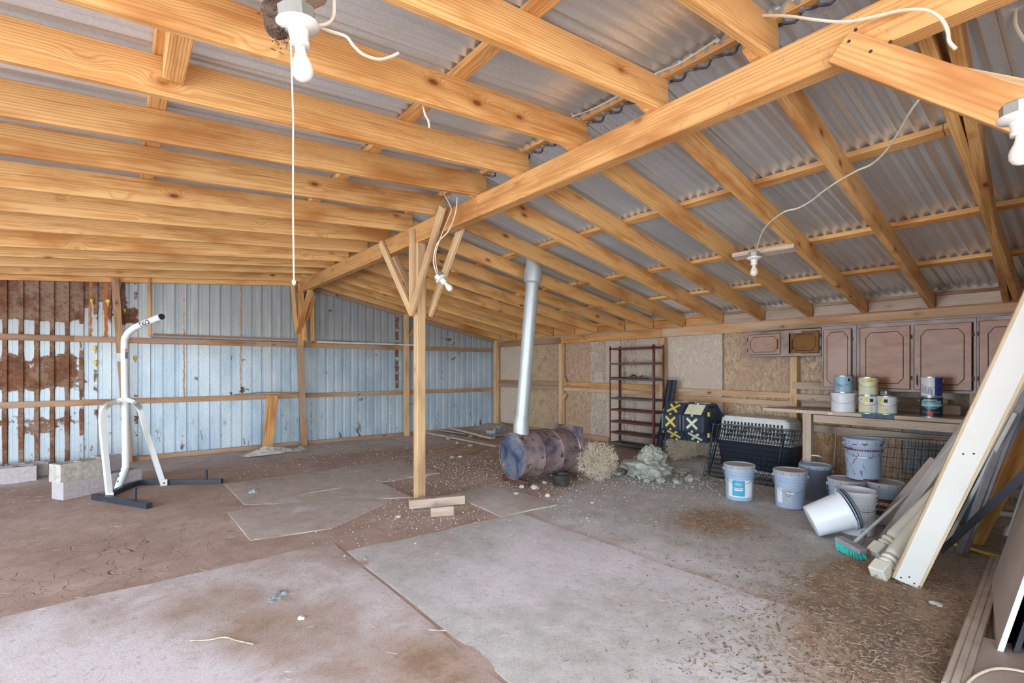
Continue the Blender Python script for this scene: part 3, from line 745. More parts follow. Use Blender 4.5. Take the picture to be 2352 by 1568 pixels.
o = lumber('cross_board', under(1686, 590, .028), under(1828, 568, .028), .10, .04, 'weather', up=(.2, 0, 1)); tag(o, 'pale cross board nailed under two rafters, carrying the bulb above the cabinets', 'board')
L4 = px(1013, 640, 4.50)
h4 = lampholder(L4, (.45, -.55, -.75), 'bare bulb in white holder dangling beside the middle post', 1.)
def cable(label, pts, r=.0045, m='cable', n=7, cat='cable', nm='cable', grp=None):
    bm = B(); tube(bm, smoothpts(pts, n), r, 6); o = mesh(nm, bm, m, None, True); tag(o, label, cat, grp); return o
cable('white cable sagging along the rafter from the top left bulb', [onY(724, 58, 1.66)]+[onY(u, v, 1.685) for u, v in ((760, 72), (795, 84), (812, 105), (835, 125), (870, 136), (898, 130), (915, 122))], .0055)
cable('white cable rising from the top left bulb to the roof sheet', [onY(724, 58, 1.66), onY(750, 55, 1.66), onY(766, 38, 1.67), onY(768, 0, 1.68), onY(770, -30, 1.7)], .0055)
cable('thick white cable looping over the beam at top right', [onX(u, v, 2.36) for u, v in ((1712, 37), (1800, 36), (1880, 46), (1940, 50), (2000, 40), (2070, 24), (2125, 23), (2160, 42), (2176, 70), (2180, 95), (2195, 112))], .0062)
cable('white cable running under the rafters to the bulb above the cabinets', [under(1735, 584, .05), under(1748, 540, .03)]+[under(u, v) for u, v in ((1765, 514), (1800, 487), (1832, 478), (1862, 462), (1890, 440), (1922, 418), (1968, 392), (2000, 378), (2030, 352), (2060, 310), (2095, 250), (2140, 195))], .006)
cable('pair of white cables draped from the beam to the bulb beside the middle post', [px(1050, 452, 4.45), px(1046, 490, 4.42), px(1030, 530, 4.42), px(1004, 560, 4.44), px(996, 600, 4.48), px(1004, 632, 4.5)], .006)
cable('thin white cable hanging over the post brace from the rafters', [px(1020, 447, 4.45), px(1036, 478, 4.42), px(1030, 500, 4.42), px(1012, 545, 4.42), px(1000, 590, 4.46), px(1008, 636, 4.5)], .004)
cable('white cable stapled along the ridge board above the beam', [onX(u, v, 2.44) for u, v in ((1305, 270), (1350, 255), (1405, 228), (1500, 172), (1560, 146), (1650, 88))], .005)
cable('short white cable end dangling behind the second left rafter', [onY(972, 242, 2.42), onY(976, 262, 2.42), onY(984, 278, 2.42), onY(986, 294, 2.42)], .006)
cable('short white cable end at the far right behind the beam', [px(2333, 20, 2.2), px(2333, 55, 2.2), px(2345, 80, 2.2), px(2360, 100, 2.2)], .007)
bm = B()
for k in range(900):
    c = onY(638, 42, 1.665); th = random.uniform(0, 6.28); rr = abs(random.gauss(0, .028)); p = c+Vector((rr*math.cos(th)*.8, random.uniform(-.035, .0), rr*math.sin(th)*1.6))
    d = Vector((random.uniform(-1, 1), random.uniform(-1, .2), random.uniform(-1, 1)))*.014; tube(bm, [p, p+d], .0016, 3, False)
rock(bm, onY(638, 42, 1.67), .045, 3, 2, 1.3)
o = mesh('bird_nest', bm, 'nest'); tag(o, 'scrubby brown mud and straw nest on the rafter beside the top left bulb', 'nest')

# ================================================================ LEDGE BOARDS ON THE METAL WALL
def led(label, u0, v0, u1, v1, w, h, m, Y=9.09, cat='board', nm='ledge_board', dz=0):
    a = onY(u0, v0, Y); b = onY(u1, v1, Y); b.z = (a.z+b.z)/2+dz; a.z = b.z
    o = lumber(nm, a, b, w, h, m); tag(o, label, cat); return o
zg = 1.856
def ledz(label, u0, u1, z, w, h, m, Y, nm, cat='board'):
    a = onY(u0, 770, Y); b = onY(u1, 770, Y); a.z = b.z = z
    o = lumber(nm, a, b, w, h, m); tag(o, label, cat); return o
ledz('long dark grey plank lying on the upper rail left of the wall post', 350, 686, zg+.022, .12, .03, 'greywood', 9.08, 'plank')
ledz('long brown board lying behind the dark grey plank on the upper rail', 352, 668, zg+.045, .03, .05, 'girt', 9.15, 'plank')
ledz('brown board standing on the upper rail right of the wall post', 722, 832, zg+.03, .03, .06, 'girt', 9.14, 'plank')
ledz('thin dark board on the upper rail behind the white pipe', 800, 925, zg+.02, .04, .035, 'greywood', 9.11, 'plank')
bm = B(); a = onY(728, 780, 9.05); b = onY(958, 798, 9.05); a.z = b.z = zg+.018; tube(bm, [a, b], .018, 10)
o = mesh('pipe', bm, 'pvc', None, True); tag(o, 'long white plastic pipe lying on the upper rail right of the wall post', 'pipe')
bm = B(); pts = []
for k in range(21):
    uu = 538+(688-538)*k/20; p = onY(uu, 900, 9.06); h = .965+.022*math.sin(k/20*math.pi)
    pts.append((p.x, h))
poly = [(x, z) for x, z in pts]+[(x, z+.014) for x, z in pts[::-1]]
prism(bm, poly, 1, 9.0, 9.13); o = mesh('warped_board', bm, 'girt'); tag(o, 'thin warped brown board lying on the middle rail left of the wall post', 'board')
o = lumber('leaning_plank', Vector((onY(614, 1018, 8.86).x, 8.86, .04)), onY(626, 908, 8.99), .17, .022, 'beam', up=(0, -1, 0)); tag(o, 'orange-brown short plank leaning upright against the middle rail of the metal wall', 'plank')
def crumple(label, cpos, rx, ry, h, rz, m='plasticbag', seed=1, cat='plastic sheet', nm='plastic_sheet'):
    bm = B(); n = 26; g = []
    for j in range(n+1):
        row = []
        for i in range(n+1):
            x = -1+2*i/n; y = -1+2*j/n; r = math.hypot(x, y)
            edge = max(0, 1-r**2.2)
            f = Vector((x*2.2+seed, y*2.2, seed))
            z = h*edge*(.45+.9*abs(mnoise.noise(f*1.1))+.55*abs(mnoise.noise(f*2.7)))
            k = 1+.14*mnoise.noise(Vector((x*2, y*2, seed+5)))
            s = min(1, 1/(r+1e-6)) if r > 1 else 1
            row.append(bm.verts.new((x*s*rx*k, y*s*ry*k, z)))
        g.append(row)
    for j in range(n):
        for i in range(n): bm.faces.new((g[j][i], g[j][i+1], g[j+1][i+1], g[j+1][i]))
    o = mesh(nm, bm, m, None, True); o.location = (cpos[0], cpos[1], gz(cpos[0], cpos[1])+.004); o.rotation_euler = (0, 0, rz); tag(o, label, cat); return o
crumple('crumpled dirty white plastic sheet on the ground below the short leaning plank', ground(622, 1040), .42, .15, .10, .2, seed=2)
crumple('small heap of dusty grey plastic sheet beside the wall post foot', ground(688, 1034), .16, .10, .06, .4, 'rubble', 5)
crumple('little crumpled clear plastic scrap on the floor board far left of the middle post', ground(582, 1132), .06, .05, .04, .4, 'scrap', 8)
crumple('flattened grey plastic scrap on the red-stained floor in the left foreground', ground(640, 1372), .14, .07, .02, .9, 'scrap', 11)

# ================================================================ CONCRETE BLOCKS
def cblock(label, p, rz, m='block', L=.40, D=.19, H=.19, grp=None, tilt=0.):
    t = thing('concrete_block', label, 'concrete block', (p[0], p[1], p[2]), group=grp, rot=(tilt, 0, rz))
    bm = B(); r = bmesh.ops.create_cube(bm, size=1.)
    bm.free(); bm = B()
    # a hollow block: outer walls and a web, cores open upward
    w = .032
    for lo, hi in (((-L/2, -D/2, 0), (L/2, -D/2+w, H)), ((-L/2, D/2-w, 0), (L/2, D/2, H)), ((-L/2, -D/2+w, 0), (-L/2+w, D/2-w, H)), ((L/2-w, -D/2+w, 0), (L/2, D/2-w, H)), ((-w/2, -D/2+w, 0), (w/2, D/2-w, H))):
        abox(bm, lo, hi, 0)
    bmesh.ops.remove_doubles(bm, verts=bm.verts, dist=.0005)
    mesh('block_body', bm, m, t); return t
a = ground(143, 1149); b = ground(318, 1112); d = (b-a); d.z = 0; rz = math.atan2(d.y, d.x); dn = d.normalized(); nn = Vector((-dn.y, dn.x, 0))
def bl(s, up=0., back=0.): q = a+dn*s+nn*(.095+back); return (q.x, q.y, gz(q.x, q.y)+up)
cblock('lower lavender-grey concrete block at the left end of the stack behind the bag stand', bl(.21), rz)
cblock('lower lavender-grey concrete block at the right end of the stack behind the bag stand', bl(.62), rz)
cblock('moss-stained concrete block atop the left end of the stack behind the bag stand', bl(.22, .191, .01), rz, 'blockold', .46)
cblock('grey concrete block on top of the right end of the stack behind the bag stand', bl(.56, .191, .12), rz+.06, 'block', .2)
cblock('concrete block standing at the left edge of the picture, nearest of three', ground(30, 1110)+Vector((0, .1, 0)), .05)
cblock('concrete block in the pile at the left edge, partly hidden behind the nearest one', ground(30, 1110)+Vector((.08, .33, 0)), .12)
cblock('concrete block in the pile at the left edge, furthest back against the rusty sheet', ground(30, 1110)+Vector((-.33, .31, 0)), .12)

# ================================================================ HEAVY BAG STAND
cb = ground(270, 1126)
t = thing('bag_stand', 'white tubular punching bag stand with black floor tubes in front of the rusty metal wall', 'bag stand', (cb.x, cb.y, 0))
def tp(p): return Vector(p)-t.location
def part(bm, nm, m, sm=True): return mesh(nm, bm, m, t, sm)
dcol = cb.x*FX+cb.y*FY
def pd(u, v, d): return tp(px(u, v, d))
top = pd(286, 792, dcol); tipd = dcol-.38
bm = B(); tube(bm, smoothpts([pd(270, 1122, dcol), pd(286, 1078, dcol), pd(289, 1060, dcol), pd(288, 960, dcol), pd(286, 800, dcol), pd(290, 772, dcol-.02), pd(304, 756, dcol-.08), pd(325, 745, dcol-.17), pd(371, 727, tipd)], 7), .036, 18, True); part(bm, 'column', 'white_paint')
bm = B(); e0 = pd(371, 727, tipd); e1 = pd(368, 728.2, tipd+.02); ax = (e0-e1).normalized(); tube(bm, [e0-ax*.001, e0+ax*.003], .033, 18); part(bm, 'end_cap', 'black')
bm = B(); c0 = pd(362, 738, tipd+.04)
for k in range(2): tube(bm, [c0+Vector((.014*math.cos(a_)+.008*k, 0, .014*math.sin(a_)-.016*k)) for a_ in np.linspace(0, 6.28, 12)], .0025, 5, False)
part(bm, 'hanging_ring', 'wire')
fl = ground(252, 1146); fr = ground(376, 1114)
dl = fl.x*FX+fl.y*FY; dr = fr.x*FX+fr.y*FY
bm = B(); tube(bm, smoothpts([pd(284, 917, dcol-.02), pd(262, 924, dcol-.08), pd(243, 934, dl+.04), pd(235, 952, dl), pd(237, 1000, dl), pd(252, 1143, dl)], 5), .024, 4, True, 0, True); part(bm, 'side_brace', 'white_paint', False)
bm = B(); tube(bm, smoothpts([pd(294, 917, dcol-.02), pd(308, 923, dcol), pd(320, 937, dr), pd(328, 962, dr), pd(340, 1005, dr), pd(375, 1112, dr)], 5), .024, 4, True, 0, True); part(bm, 'side_brace', 'white_paint', False)
ga = ground(216, 1146); gb = ground(343, 1168); gc = ground(272, 1132); gd = ground(322, 1113); ge = ground(510, 1110)
Z = Vector((0, 0, .03))
bm = B(); tube(bm, [tp(ga)+Z, tp(gb)+Z], .028, 4, True, 0, True); part(bm, 'floor_tube', 'black_steel', False)
bm = B(); tube(bm, [tp(ground(236, 1150))+Z*.98, tp(gc)+Z, tp(ground(300, 1120))+Z, tp(gd)+Z, tp(ge)+Z], .027, 4, True, 0, True); part(bm, 'floor_tube', 'black_steel', False)
for u, v in ((310, 1158), (474, 1110)):
    g = tp(ground(u, v)); bm = B(); tube(bm, [g+Vector((0, 0, .05)), g+Vector((0, 0, .17))], .016, 12); part(bm, 'weight_peg', 'black_steel')
for g in (fl, fr):
    g = tp(g); bm = B(); abox(bm, g+Vector((-.035, -.045, .0)), g+Vector((.035, -.03, .075)), .003); part(bm, 'foot_bracket', 'white_paint', False)
    bm = B(); tube(bm, [g+Vector((0, -.044, .035)), g+Vector((0, -.052, .035))], .009, 8); part(bm, 'bolt', 'black')
for u, v in ((271, 1081), (268, 1093), (266, 1105)):
    p = pd(u+5, v, dcol-.034); bm = B(); tube(bm, [p+Vector((.004, .005, 0)), p-Vector((.004, .005, 0))], .009, 8); part(bm, 'pin_hole', 'black')
p = pd(290, 812, dcol-.0365); fw = Vector((FX, FY, 0)); rt = Vector((RX, RY, 0))
for (dz, hh, m) in ((0, .11, 'labeldark'), (.035, .03, 'red')):
    pl = lambda x, y, p=p, dz=dz: tuple(p+rt*(math.sin(x/.036)*.036)+fw*(.036-.0372*math.cos(x/.036) - (.0006 if dz else 0))+Vector((0, 0, y+dz)))
    patch('label', pl, .034, hh, m, t, 6)
arm0 = pd(325, 745, dcol-.17); arm1 = pd(371, 727, tipd); ad = (arm1-arm0).normalized()
vd = (t.location+(arm0+arm1)/2-Vector((0, 0, CH))).normalized(); upn = -ad.cross(vd).normalized(); 
if upn.z < 0: upn = -upn
nrm = ad.cross(upn).normalized()
if nrm.dot(vd) > 0: nrm = -nrm
cc = arm0.lerp(arm1, .28)
lettering('lettering', 'TKO', .074, 'ink', t, lambda x, y: tuple(cc+ad*x+upn*(math.sin(y/.036)*.036)+nrm*(.0372*math.cos(y/.036))), True, 1.5)

# ================================================================ FLOOR BOARDS AND MATS
def sheet(nm, label, pts, m, th=.012, cat='floor sheet'):
    bm = B(); P = [ground(u, v) if not isinstance(u, str) else v for u, v in pts]
    n = len(P); cxm = sum(p.x for p in P)/n; cym = sum(p.y for p in P)/n
    Tp = [bm.verts.new((p.x, p.y, gz(p.x, p.y)+th)) for p in P]; Bo = [bm.verts.new((p.x, p.y, gz(p.x, p.y)-.02)) for p in P]
    bm.faces.new(Tp)
    for i in range(n): bm.faces.new((Tp[i], Bo[i], Bo[(i+1) % n], Tp[(i+1) % n]))
    bmesh.ops.triangulate(bm, faces=[f for f in bm.faces if len(f.verts) > 4])
    top = [f for f in bm.faces if all(v in Tp for v in f.verts)]
    bmesh.ops.subdivide_edges(bm, edges=list({e for f in top for e in f.edges}), cuts=12 if 'mat' in nm else 7, use_grid_fill=True)
    bm.normal_update()
    for v in bm.verts:
        if v.co.z > gz(v.co.x, v.co.y)-.01: v.co.z = gz(v.co.x, v.co.y)+th+.003*mnoise.noise(v.co*2.3)-(.016*max(0, .35+mnoise.noise(Vector((v.co.x*3, v.co.y*3, 4)))) if any(abs(f.normal.z) < .5 for f in v.link_faces) else 0)
    o = mesh(nm, bm, 'dirt', None, True); tag(o, label, cat)
    kd = {'mat_grey': 'grey', 'mat_red': 'red', 'mat_tan': 'tan'}[m]; me = o.data
    ca = me.color_attributes.new('mask', 'FLOAT_COLOR', 'POINT'); ca.data.foreach_set('color', np.array([maskat(v.co.x, v.co.y, kd) for v in me.vertices], dtype=np.float32).ravel())
    fa = me.attributes.new('crack', 'FLOAT', 'POINT'); return o
V = lambda x, y: ('p', Vector((x, y, 0)))
sheet('plywood_sheet', 'thin dusty plywood sheet on the floor beyond the middle post, notched near the post', [(517, 1114), (919, 1056), (1010, 1087), (873, 1108), (948, 1143), (562, 1160)], 'mat_tan', .014)
sheet('plywood_sheet', 'pale-stained plywood sheet on the floor left of the middle post', [(521, 1176), (790, 1135), (900, 1150), (760, 1215), (575, 1242)], 'mat_tan', .013)
sheet('plywood_sheet', 'tan plywood sheet on the floor between the middle post and the drum stove', [(1035, 1137), (1130, 1112), (1280, 1160), (1150, 1187)], 'mat_tan', .016)
sheet('rubber_mat', 'large grey dusty mat covering the floor in the middle foreground', [V(1.36, 3.74), V(3.02, 3.70), V(3.06, .9), V(1.36, .3)], 'mat_grey', .011)
sheet('rubber_mat', 'large red-stained pale mat covering the floor in the left foreground', [V(-.85, 3.95), V(1.33, 3.98), V(1.33, .6), V(-.85, .6)], 'mat_red', .013)

# ================================================================ DRUM STOVE AND PIPE
DA = -.05; DC = Vector((3.70, 4.66, .345))
t = thing('drum_stove', 'scorched purple-blue steel drum lying on its side as a wood stove', 'stove', (DC.x, DC.y, 0), DA)
R_ = .275; LN = .88
bm = B(); prof = [(R_-.012, 0), (R_+.006, .0), (R_+.006, .014), (R_-.004, .02), (R_, .05), (R_, LN/3-.025), (R_+.010, LN/3), (R_, LN/3+.025), (R_, 2*LN/3-.025), (R_+.010, 2*LN/3), (R_, 2*LN/3+.025), (R_, LN-.05), (R_-.004, LN-.02), (R_+.006, LN-.014), (R_+.006, LN), (R_-.012, LN)]
lathe(bm, prof, 56)
for v in bm.verts: v.co = Vector((v.co.z, v.co.y, v.co.x+.345)); 
mesh('drum_shell', bm, 'drum', t, True)
for x, nm in ((.012, 'drum_head'), (LN-.012, 'drum_head')):
    bm = B(); lathe(bm, [(.0005, x), (R_-.02, x), (R_-.008, x-.0 )], 48)
    for v in bm.verts: v.co = Vector((v.co.z, v.co.y, v.co.x+.345))
    mesh(nm, bm, 'drumhead', t, True)
bm = B(); abox(bm, (LN+.002, -.29, .09), (LN+.012, .27, .66)); mesh('end_plate', bm, 'drum', t)
bm = B(); abox(bm, (.3, -.05, .62), (.62, .1, .626)); mesh('top_plate', bm, 'drum', t)
for x in (.06, .80):
    bm = B(); 
    for y0, y1, z0, z1 in ((-.26, .26, .035, .075), (-.26, -.21, -.02, .06), (.21, .26, -.02, .06)): abox(bm, (x-.025, y0, z0), (x+.025, y1, z1), .002)
    mesh('stand_rail', bm, 'rustred', t)
ps = thing('stove_pipe', 'tall dented galvanised stove pipe rising from the drum to the roof', 'stove pipe', (DC.x, DC.y, 0))
pb = Vector(px(1197, 985, 6.02)); pt = Vector(px(1226, 610, 6.02))
pl_ = lambda q: Vector(q)-ps.location
bm = B(); tube(bm, [pl_(pb+Vector((0, 0, -.07))), pl_(pb+Vector((0, 0, .0))), pl_(pb+Vector((0, 0, .055))), pl_(pb.lerp(pt, .05)+Vector((0, 0, .06)))], [.095, .095, .092, .078], 24); mesh('collar', bm, 'galv', ps, True)
bm = B(); a = pb.lerp(pt, .08); m1 = pb.lerp(pt, .52); tube(bm, [pl_(a), pl_(m1)], .078, 26); mesh('pipe_section', bm, 'galv', ps, True)
bm = B(); tube(bm, [pl_(m1-(pt-pb)*.012), pl_(pb.lerp(pt, .94))], .080, 26); mesh('pipe_section', bm, 'galv', ps, True)
bm = B(); tube(bm, [pl_(pb.lerp(pt, .89)), pl_(pb.lerp(pt, .90)), pl_(pb.lerp(pt, .96)), pl_(pb.lerp(pt, 1.0)), pl_(pb.lerp(pt, 1.12))], [.085, .108, .112, .098, .098], 24); mesh('roof_thimble', bm, 'galv', ps, True)
bm = B(); q = pb.lerp(pt, .12)+Vector((.03, -.09, 0)); tube(bm, [pl_(q), pl_(q+Vector((.02, -.03, .01)))], .012, 8); mesh('damper_knob', bm, 'wire', ps, True)
pp = ground(1303, 1118); pp.y += .1
t = thing('cooking_pot', 'sooty round pot on the ground under the drum stove', 'pot', (pp.x, pp.y, gz(pp.x, pp.y)))
bm = B(); lathe(bm, [(.001, .002), (.085, .002), (.10, .03), (.11, .13), (.118, .135), (.112, .138), (.10, .13), (.09, .03), (.001, .015)], 26); mesh('pot_body', bm, 'pot', t, True)

# ================================================================ TUMBLEWEEDS, RUBBLE
def tumbleweed(label, c, r, n, seed, flat=.9):
    random.seed(seed); bm = B()
    for k in range(n):
        d = Vector((random.gauss(0, 1), random.gauss(0, 1), random.gauss(0, 1))).normalized()
        base = Vector((random.uniform(-.2, .2)*r, random.uniform(-.2, .2)*r, -r*.5*random.random()))
        bend = Vector((random.uniform(-.5, .5), random.uniform(-.5, .5), random.uniform(-.5, .5)))*r
        p0 = base; p3 = Vector((d.x*r, d.y*r, d.z*r*flat)); q1 = p0.lerp(p3, .4)+bend*.5; q2 = p0.lerp(p3, .75)+bend*.35
        P = smoothpts([p0, q1, q2, p3], 3)
        P = [p if p.z > -r*flat*.95 else Vector((p.x, p.y, -r*flat*.95)) for p in P]
        tube(bm, P, [.0035-.0022*i/(len(P)-1) for i in range(len(P))], 3, False)
        for b in range(5):
            i = random.randint(3, len(P)-2); s = P[i]; e = s+Vector((random.gauss(0, 1), random.gauss(0, 1), random.gauss(0, 1))).normalized()*r*.22
            m_ = s.lerp(e, .5)+Vector((random.gauss(0, 1), random.gauss(0, 1), random.gauss(0, 1)))*r*.04
            tube(bm, [s, m_, e], .0014, 3, False)
    o = mesh('tumbleweed', bm, 'tumble'); o.location = c; tag(o, label, 'tumbleweed'); return o
c = ground(1392, 1104); tumbleweed('pale round tumbleweed leaning against the end of the drum stove', (c.x-.02, c.y+.12, gz(c.x, c.y)+.235), .27, 330, 5)
c = Vector((6.42, 4.12, 0)); c.z = gz(c.x, c.y)+.17; tumbleweed('flattened tumbleweed lying under the black composter', c, .25, 230, 6, .7)
random.seed(21)
mt = thing('rubble_heap', 'heap of pale grey-green broken cement beside the tumbleweed', 'rubble', (5.45, 3.95, gz(5.45, 3.95)))
def lump(c, r, seed, sq, par, nm='rubble_lump', m='rubble', sub=4):
    bm = B(); rr = bmesh.ops.create_icosphere(bm, subdivisions=sub, radius=1.)
    for v in bm.verts:
        d = v.co.copy(); k = 1+.34*mnoise.noise(d*1.3+Vector((seed, 0, 0)))+.26*mnoise.noise(d*3.2+Vector((0, seed, 0)))+.14*mnoise.noise(d*8)
        v.co = Vector(c)+Vector((d.x*r*k, d.y*r*k, max(d.z, -.6)*r*sq*k))
    return mesh(nm, bm, m, par, True)
lump((-.0, .05, .08), .30, 3, .55, mt); lump((.02, .02, .26), .15, 8, .75, mt); lump((.1, .0, .22), .14, 14, .8, mt)
for k in range(34):
    a = random.uniform(0, 6.28); rr = random.uniform(.24, .52); x = rr*math.cos(a)*1.05+.05; y = rr*math.sin(a)*1.0-.10
    lump((x, y, .02), random.uniform(.03, .075), k*2.7, .7, mt, sub=1)
bm = B()
for k in range(330):
    a = random.uniform(0, 6.28); rr = random.uniform(.2, .8); x = rr*math.cos(a); y = rr*math.sin(a)-.12
    rock(bm, (x, y, .008), random.uniform(.006, .016), k*.37, 1)
mesh('rubble_crumbs', bm, 'rubble', mt, kind='stuff')
for (u, v, r) in ((1228, 1123, .05), (1250, 1110, .03), (1258, 1140, .03), (1270, 1094, .04), (1322, 1095, .035), (1186, 1137, .03), (1198, 1119, .03)):
    p = ground(u, v); bm = B(); rock(bm, (0, 0, r*.4), r, u*.1, 2); o = mesh('stone', bm, 'whiterock', None, True); o.location = p
    tag(o, {1228: 'largest pale stone on the gravel before the drum stove rail', 1250: 'small pale stone right of the largest one before the drum stove', 1258: 'pale stone nearest the camera in front of the drum stove', 1270: 'pale stone between the drum and the sooty pot', 1322: 'pale stone right of the sooty pot under the drum', 1186: 'pale stone beyond the corner of the tan plywood, below the drum', 1198: 'pale stone under the front stand rail of the drum'}[u], 'stone', 'pale stones around the stove')
for (u, v, r, l) in ((1080, 1025, .05, 'flat white stone behind the red floor battens'), (1050, 1018, .04, 'flat white stone near the far corner boards'), (1057, 1050, .035, 'white stone at the end of the nearer red batten'), (915, 1188, .03, 'pale stone left of the timber blocks at the middle post'), (2150, 1390, .03, 'white stone on the chips below the white board foot'), (1360, 1155, .02, 'small white pebble in front of the drum stove')):
    p = ground(u, v); bm = B(); rock(bm, (0, 0, r*.35), r, u*.1, 2, .5); o = mesh('stone', bm, 'whiterock', None, True); o.location = p; tag(o, l, 'stone')
bm = B(); p = ground(693, 1424); rock(bm, (0, 0, .012), .022, 3, 2); o = mesh('stone', bm, 'whiterock', None, True); o.location = p; tag(o, 'single white pebble on the red-stained mat in the left foreground', 'stone')

# far corner boards and rubbish
def onfloor(nm, label, a, b, w, h, m, dz=0., cat='board'):
    A_ = ground(*a); B_ = ground(*b); A_.z += h/2+dz; B_.z += h/2+dz
    o = lumber(nm, A_, B_, w, h, m); tag(o, label, cat); return o
onfloor('batten', 'reddish batten on the gravel right of the middle post, the farther of two', (990, 1038), (1060, 1024), .07, .025, 'girt')
onfloor('batten', 'reddish batten on the gravel right of the middle post, the nearer of two', (1038, 1052), (1108, 1030), .07, .03, 'girt')
onfloor('board', 'long grey board lying from behind the middle post towards the drum stove', (985, 993), (1150, 1025), .24, .03, 'weather')
onfloor('board', 'narrow grey board lying across the heap in the far corner', (1040, 990), (1132, 1014), .10, .03, 'weather', .05)
onfloor('board', 'grey batten in front of the debris tray in the far corner', (1100, 1006), (1165, 998), .06, .03, 'greywood')
onfloor('board', 'pale board end poking out under the boards in the far corner', (1015, 992), (1070, 1000), .10, .02, 'greywood', .03)
c = Vector((6.05, 8.15, 0)); c.z = gz(c.x, c.y)+.01
t = thing('metal_tray', 'small grey metal tray full of rubble in the far corner', 'tray', c, .35)
bm = B(); 
for lo, hi in (((-.2, -.12, 0), (.2, .12, .01)), ((-.2, -.12, 0), (.2, -.112, .10)), ((-.2, .112, 0), (.2, .12, .10)), ((-.2, -.12, 0), (-.192, .12, .10)), ((.192, -.12, 0), (.2, .12, .10))): abox(bm, lo, hi)
mesh('tray_body', bm, 'scrap', t)
for k in range(7): 
    bm = B(); rock(bm, (random.uniform(-.14, .14), random.uniform(-.06, .06), .09), random.uniform(.035, .055), k*1.9, 1); mesh('rubble_lump', bm, 'rubble', t)
for k, (x, y, r) in enumerate(((5.7, 8.3, .07), (5.45, 8.2, .05), (5.85, 7.95, .06), (5.2, 8.45, .06), (6.4, 8.5, .08), (5.0, 8.3, .05), (6.45, 7.9, .06))):
    bm = B(); rock(bm, (0, 0, r*.4), r, k*2.1, 2); o = mesh('debris_lump', bm, 'rubble' if k % 2 else 'scrap', None); o.location = (x, y, gz(x, y)); tag(o, ('grey rubble lump just left of the metal tray in the far corner', 'dull plastic scrap among the boards left of the metal tray', 'rubble lump touching the near side of the metal tray', 'dull scrap lying against the metal wall base in the far corner', 'largest rubble lump behind the metal tray in the far corner', 'leftmost dull scrap lump by the far corner boards', 'rubble lump right of the metal tray by the board wall')[k], 'debris', 'debris in the far corner')

# ================================================================ METAL SHELF RACK
yL = onX(1400, 900, 6.45).y; yR = onX(1502, 900, 6.45).y; xF, xB = 6.45, 6.72
zg = gz(6.5, 5.0)
t = thing('shelf_rack', 'tall open red-brown steel shelf rack standing against the board wall', 'shelf rack', (xF, yR, zg))
def loc(p): return Vector(p)-t.location
H = zat((xF, yL), 795)
for x, y in ((xF, yL), (xF, yR), (xB, yL), (xB, yR)):
    bm = B(); s1 = 1 if x == xF else -1; s2 = 1 if y == yR else -1
    abox(bm, loc((x, min(y, y+s2*.03), zg)), loc((x+.003*s1, max(y, y+s2*.03), H)) if s1 > 0 else loc((x+.003, max(y, y+s2*.03), H)))
    abox(bm, loc((min(x, x+s1*.03), y-.002, zg)), loc((max(x, x+s1*.03), y+.002, H)))
    mesh('upright', bm, 'rustred', t)
d0 = xF*FX+yL*FY
for k, v in enumerate((799, 833, 868, 912, 938, 965, 990, 1014)):
    z = CH+(HY-v)*d0/FP; bm = B(); m = 'rustred' if k in (0, 4, 5, 6) else 'greyshelf'
    if k == 0:
        for lo, hi in (((xF, yR, z-.03), (xF+.003, yL, z)), ((xB-.003, yR, z-.03), (xB, yL, z)), ((xF, yR, z-.03), (xB, yR+.003, z)), ((xF, yL-.003, z-.03), (xB, yL, z))): abox(bm, loc(lo), loc(hi))
        mesh('top_frame', bm, m, t)
    else:
        abox(bm, loc((xF+.004, yR+.004, z-.004)), loc((xB-.004, yL-.004, z)), 0, 0)
        for lo, hi in (((xF-.001, yR, z-.03), (xF+.003, yL, z+.001)), ((xB-.003, yR, z-.03), (xB, yL, z)), ((xF, yR, z-.03), (xB, yR+.003, z)), ((xF, yL-.003, z-.03), (xB, yL, z))): abox(bm, loc(lo), loc(hi), 0, 1)
        mesh('shelf', bm, ['greyshelf', m], t)
z3 = CH+(HY-868)*d0/FP
for (u0, u1, dz, lab) in ((1404, 1490, .012, 'dark flat bar lying on the third shelf of the rack'), (1440, 1560, .02, 'thin pale rod on the third shelf, sticking out past the rack')):
    a = onX(u0, 868, 6.52); b = onX(u1, 868, 6.56); a.z = b.z = z3+dz
    bm = B(); tube(bm, [a, b], .008 if dz < .015 else .005, 6); o = mesh('metal_bar', bm, 'black' if dz < .015 else 'wire'); tag(o, lab, 'bar')
bm = B(); a = onX(1447, 868, 6.6); a.z = z3+.02; tube(bm, smoothpts([a, a+Vector((0, -.08, .03)), a+Vector((0, -.16, -.005)), a+Vector((0.02, -.24, .02))], 5), .012, 6)
o = mesh('black_strap', bm, 'black'); tag(o, 'short black crooked strap on the third shelf of the rack', 'strap')

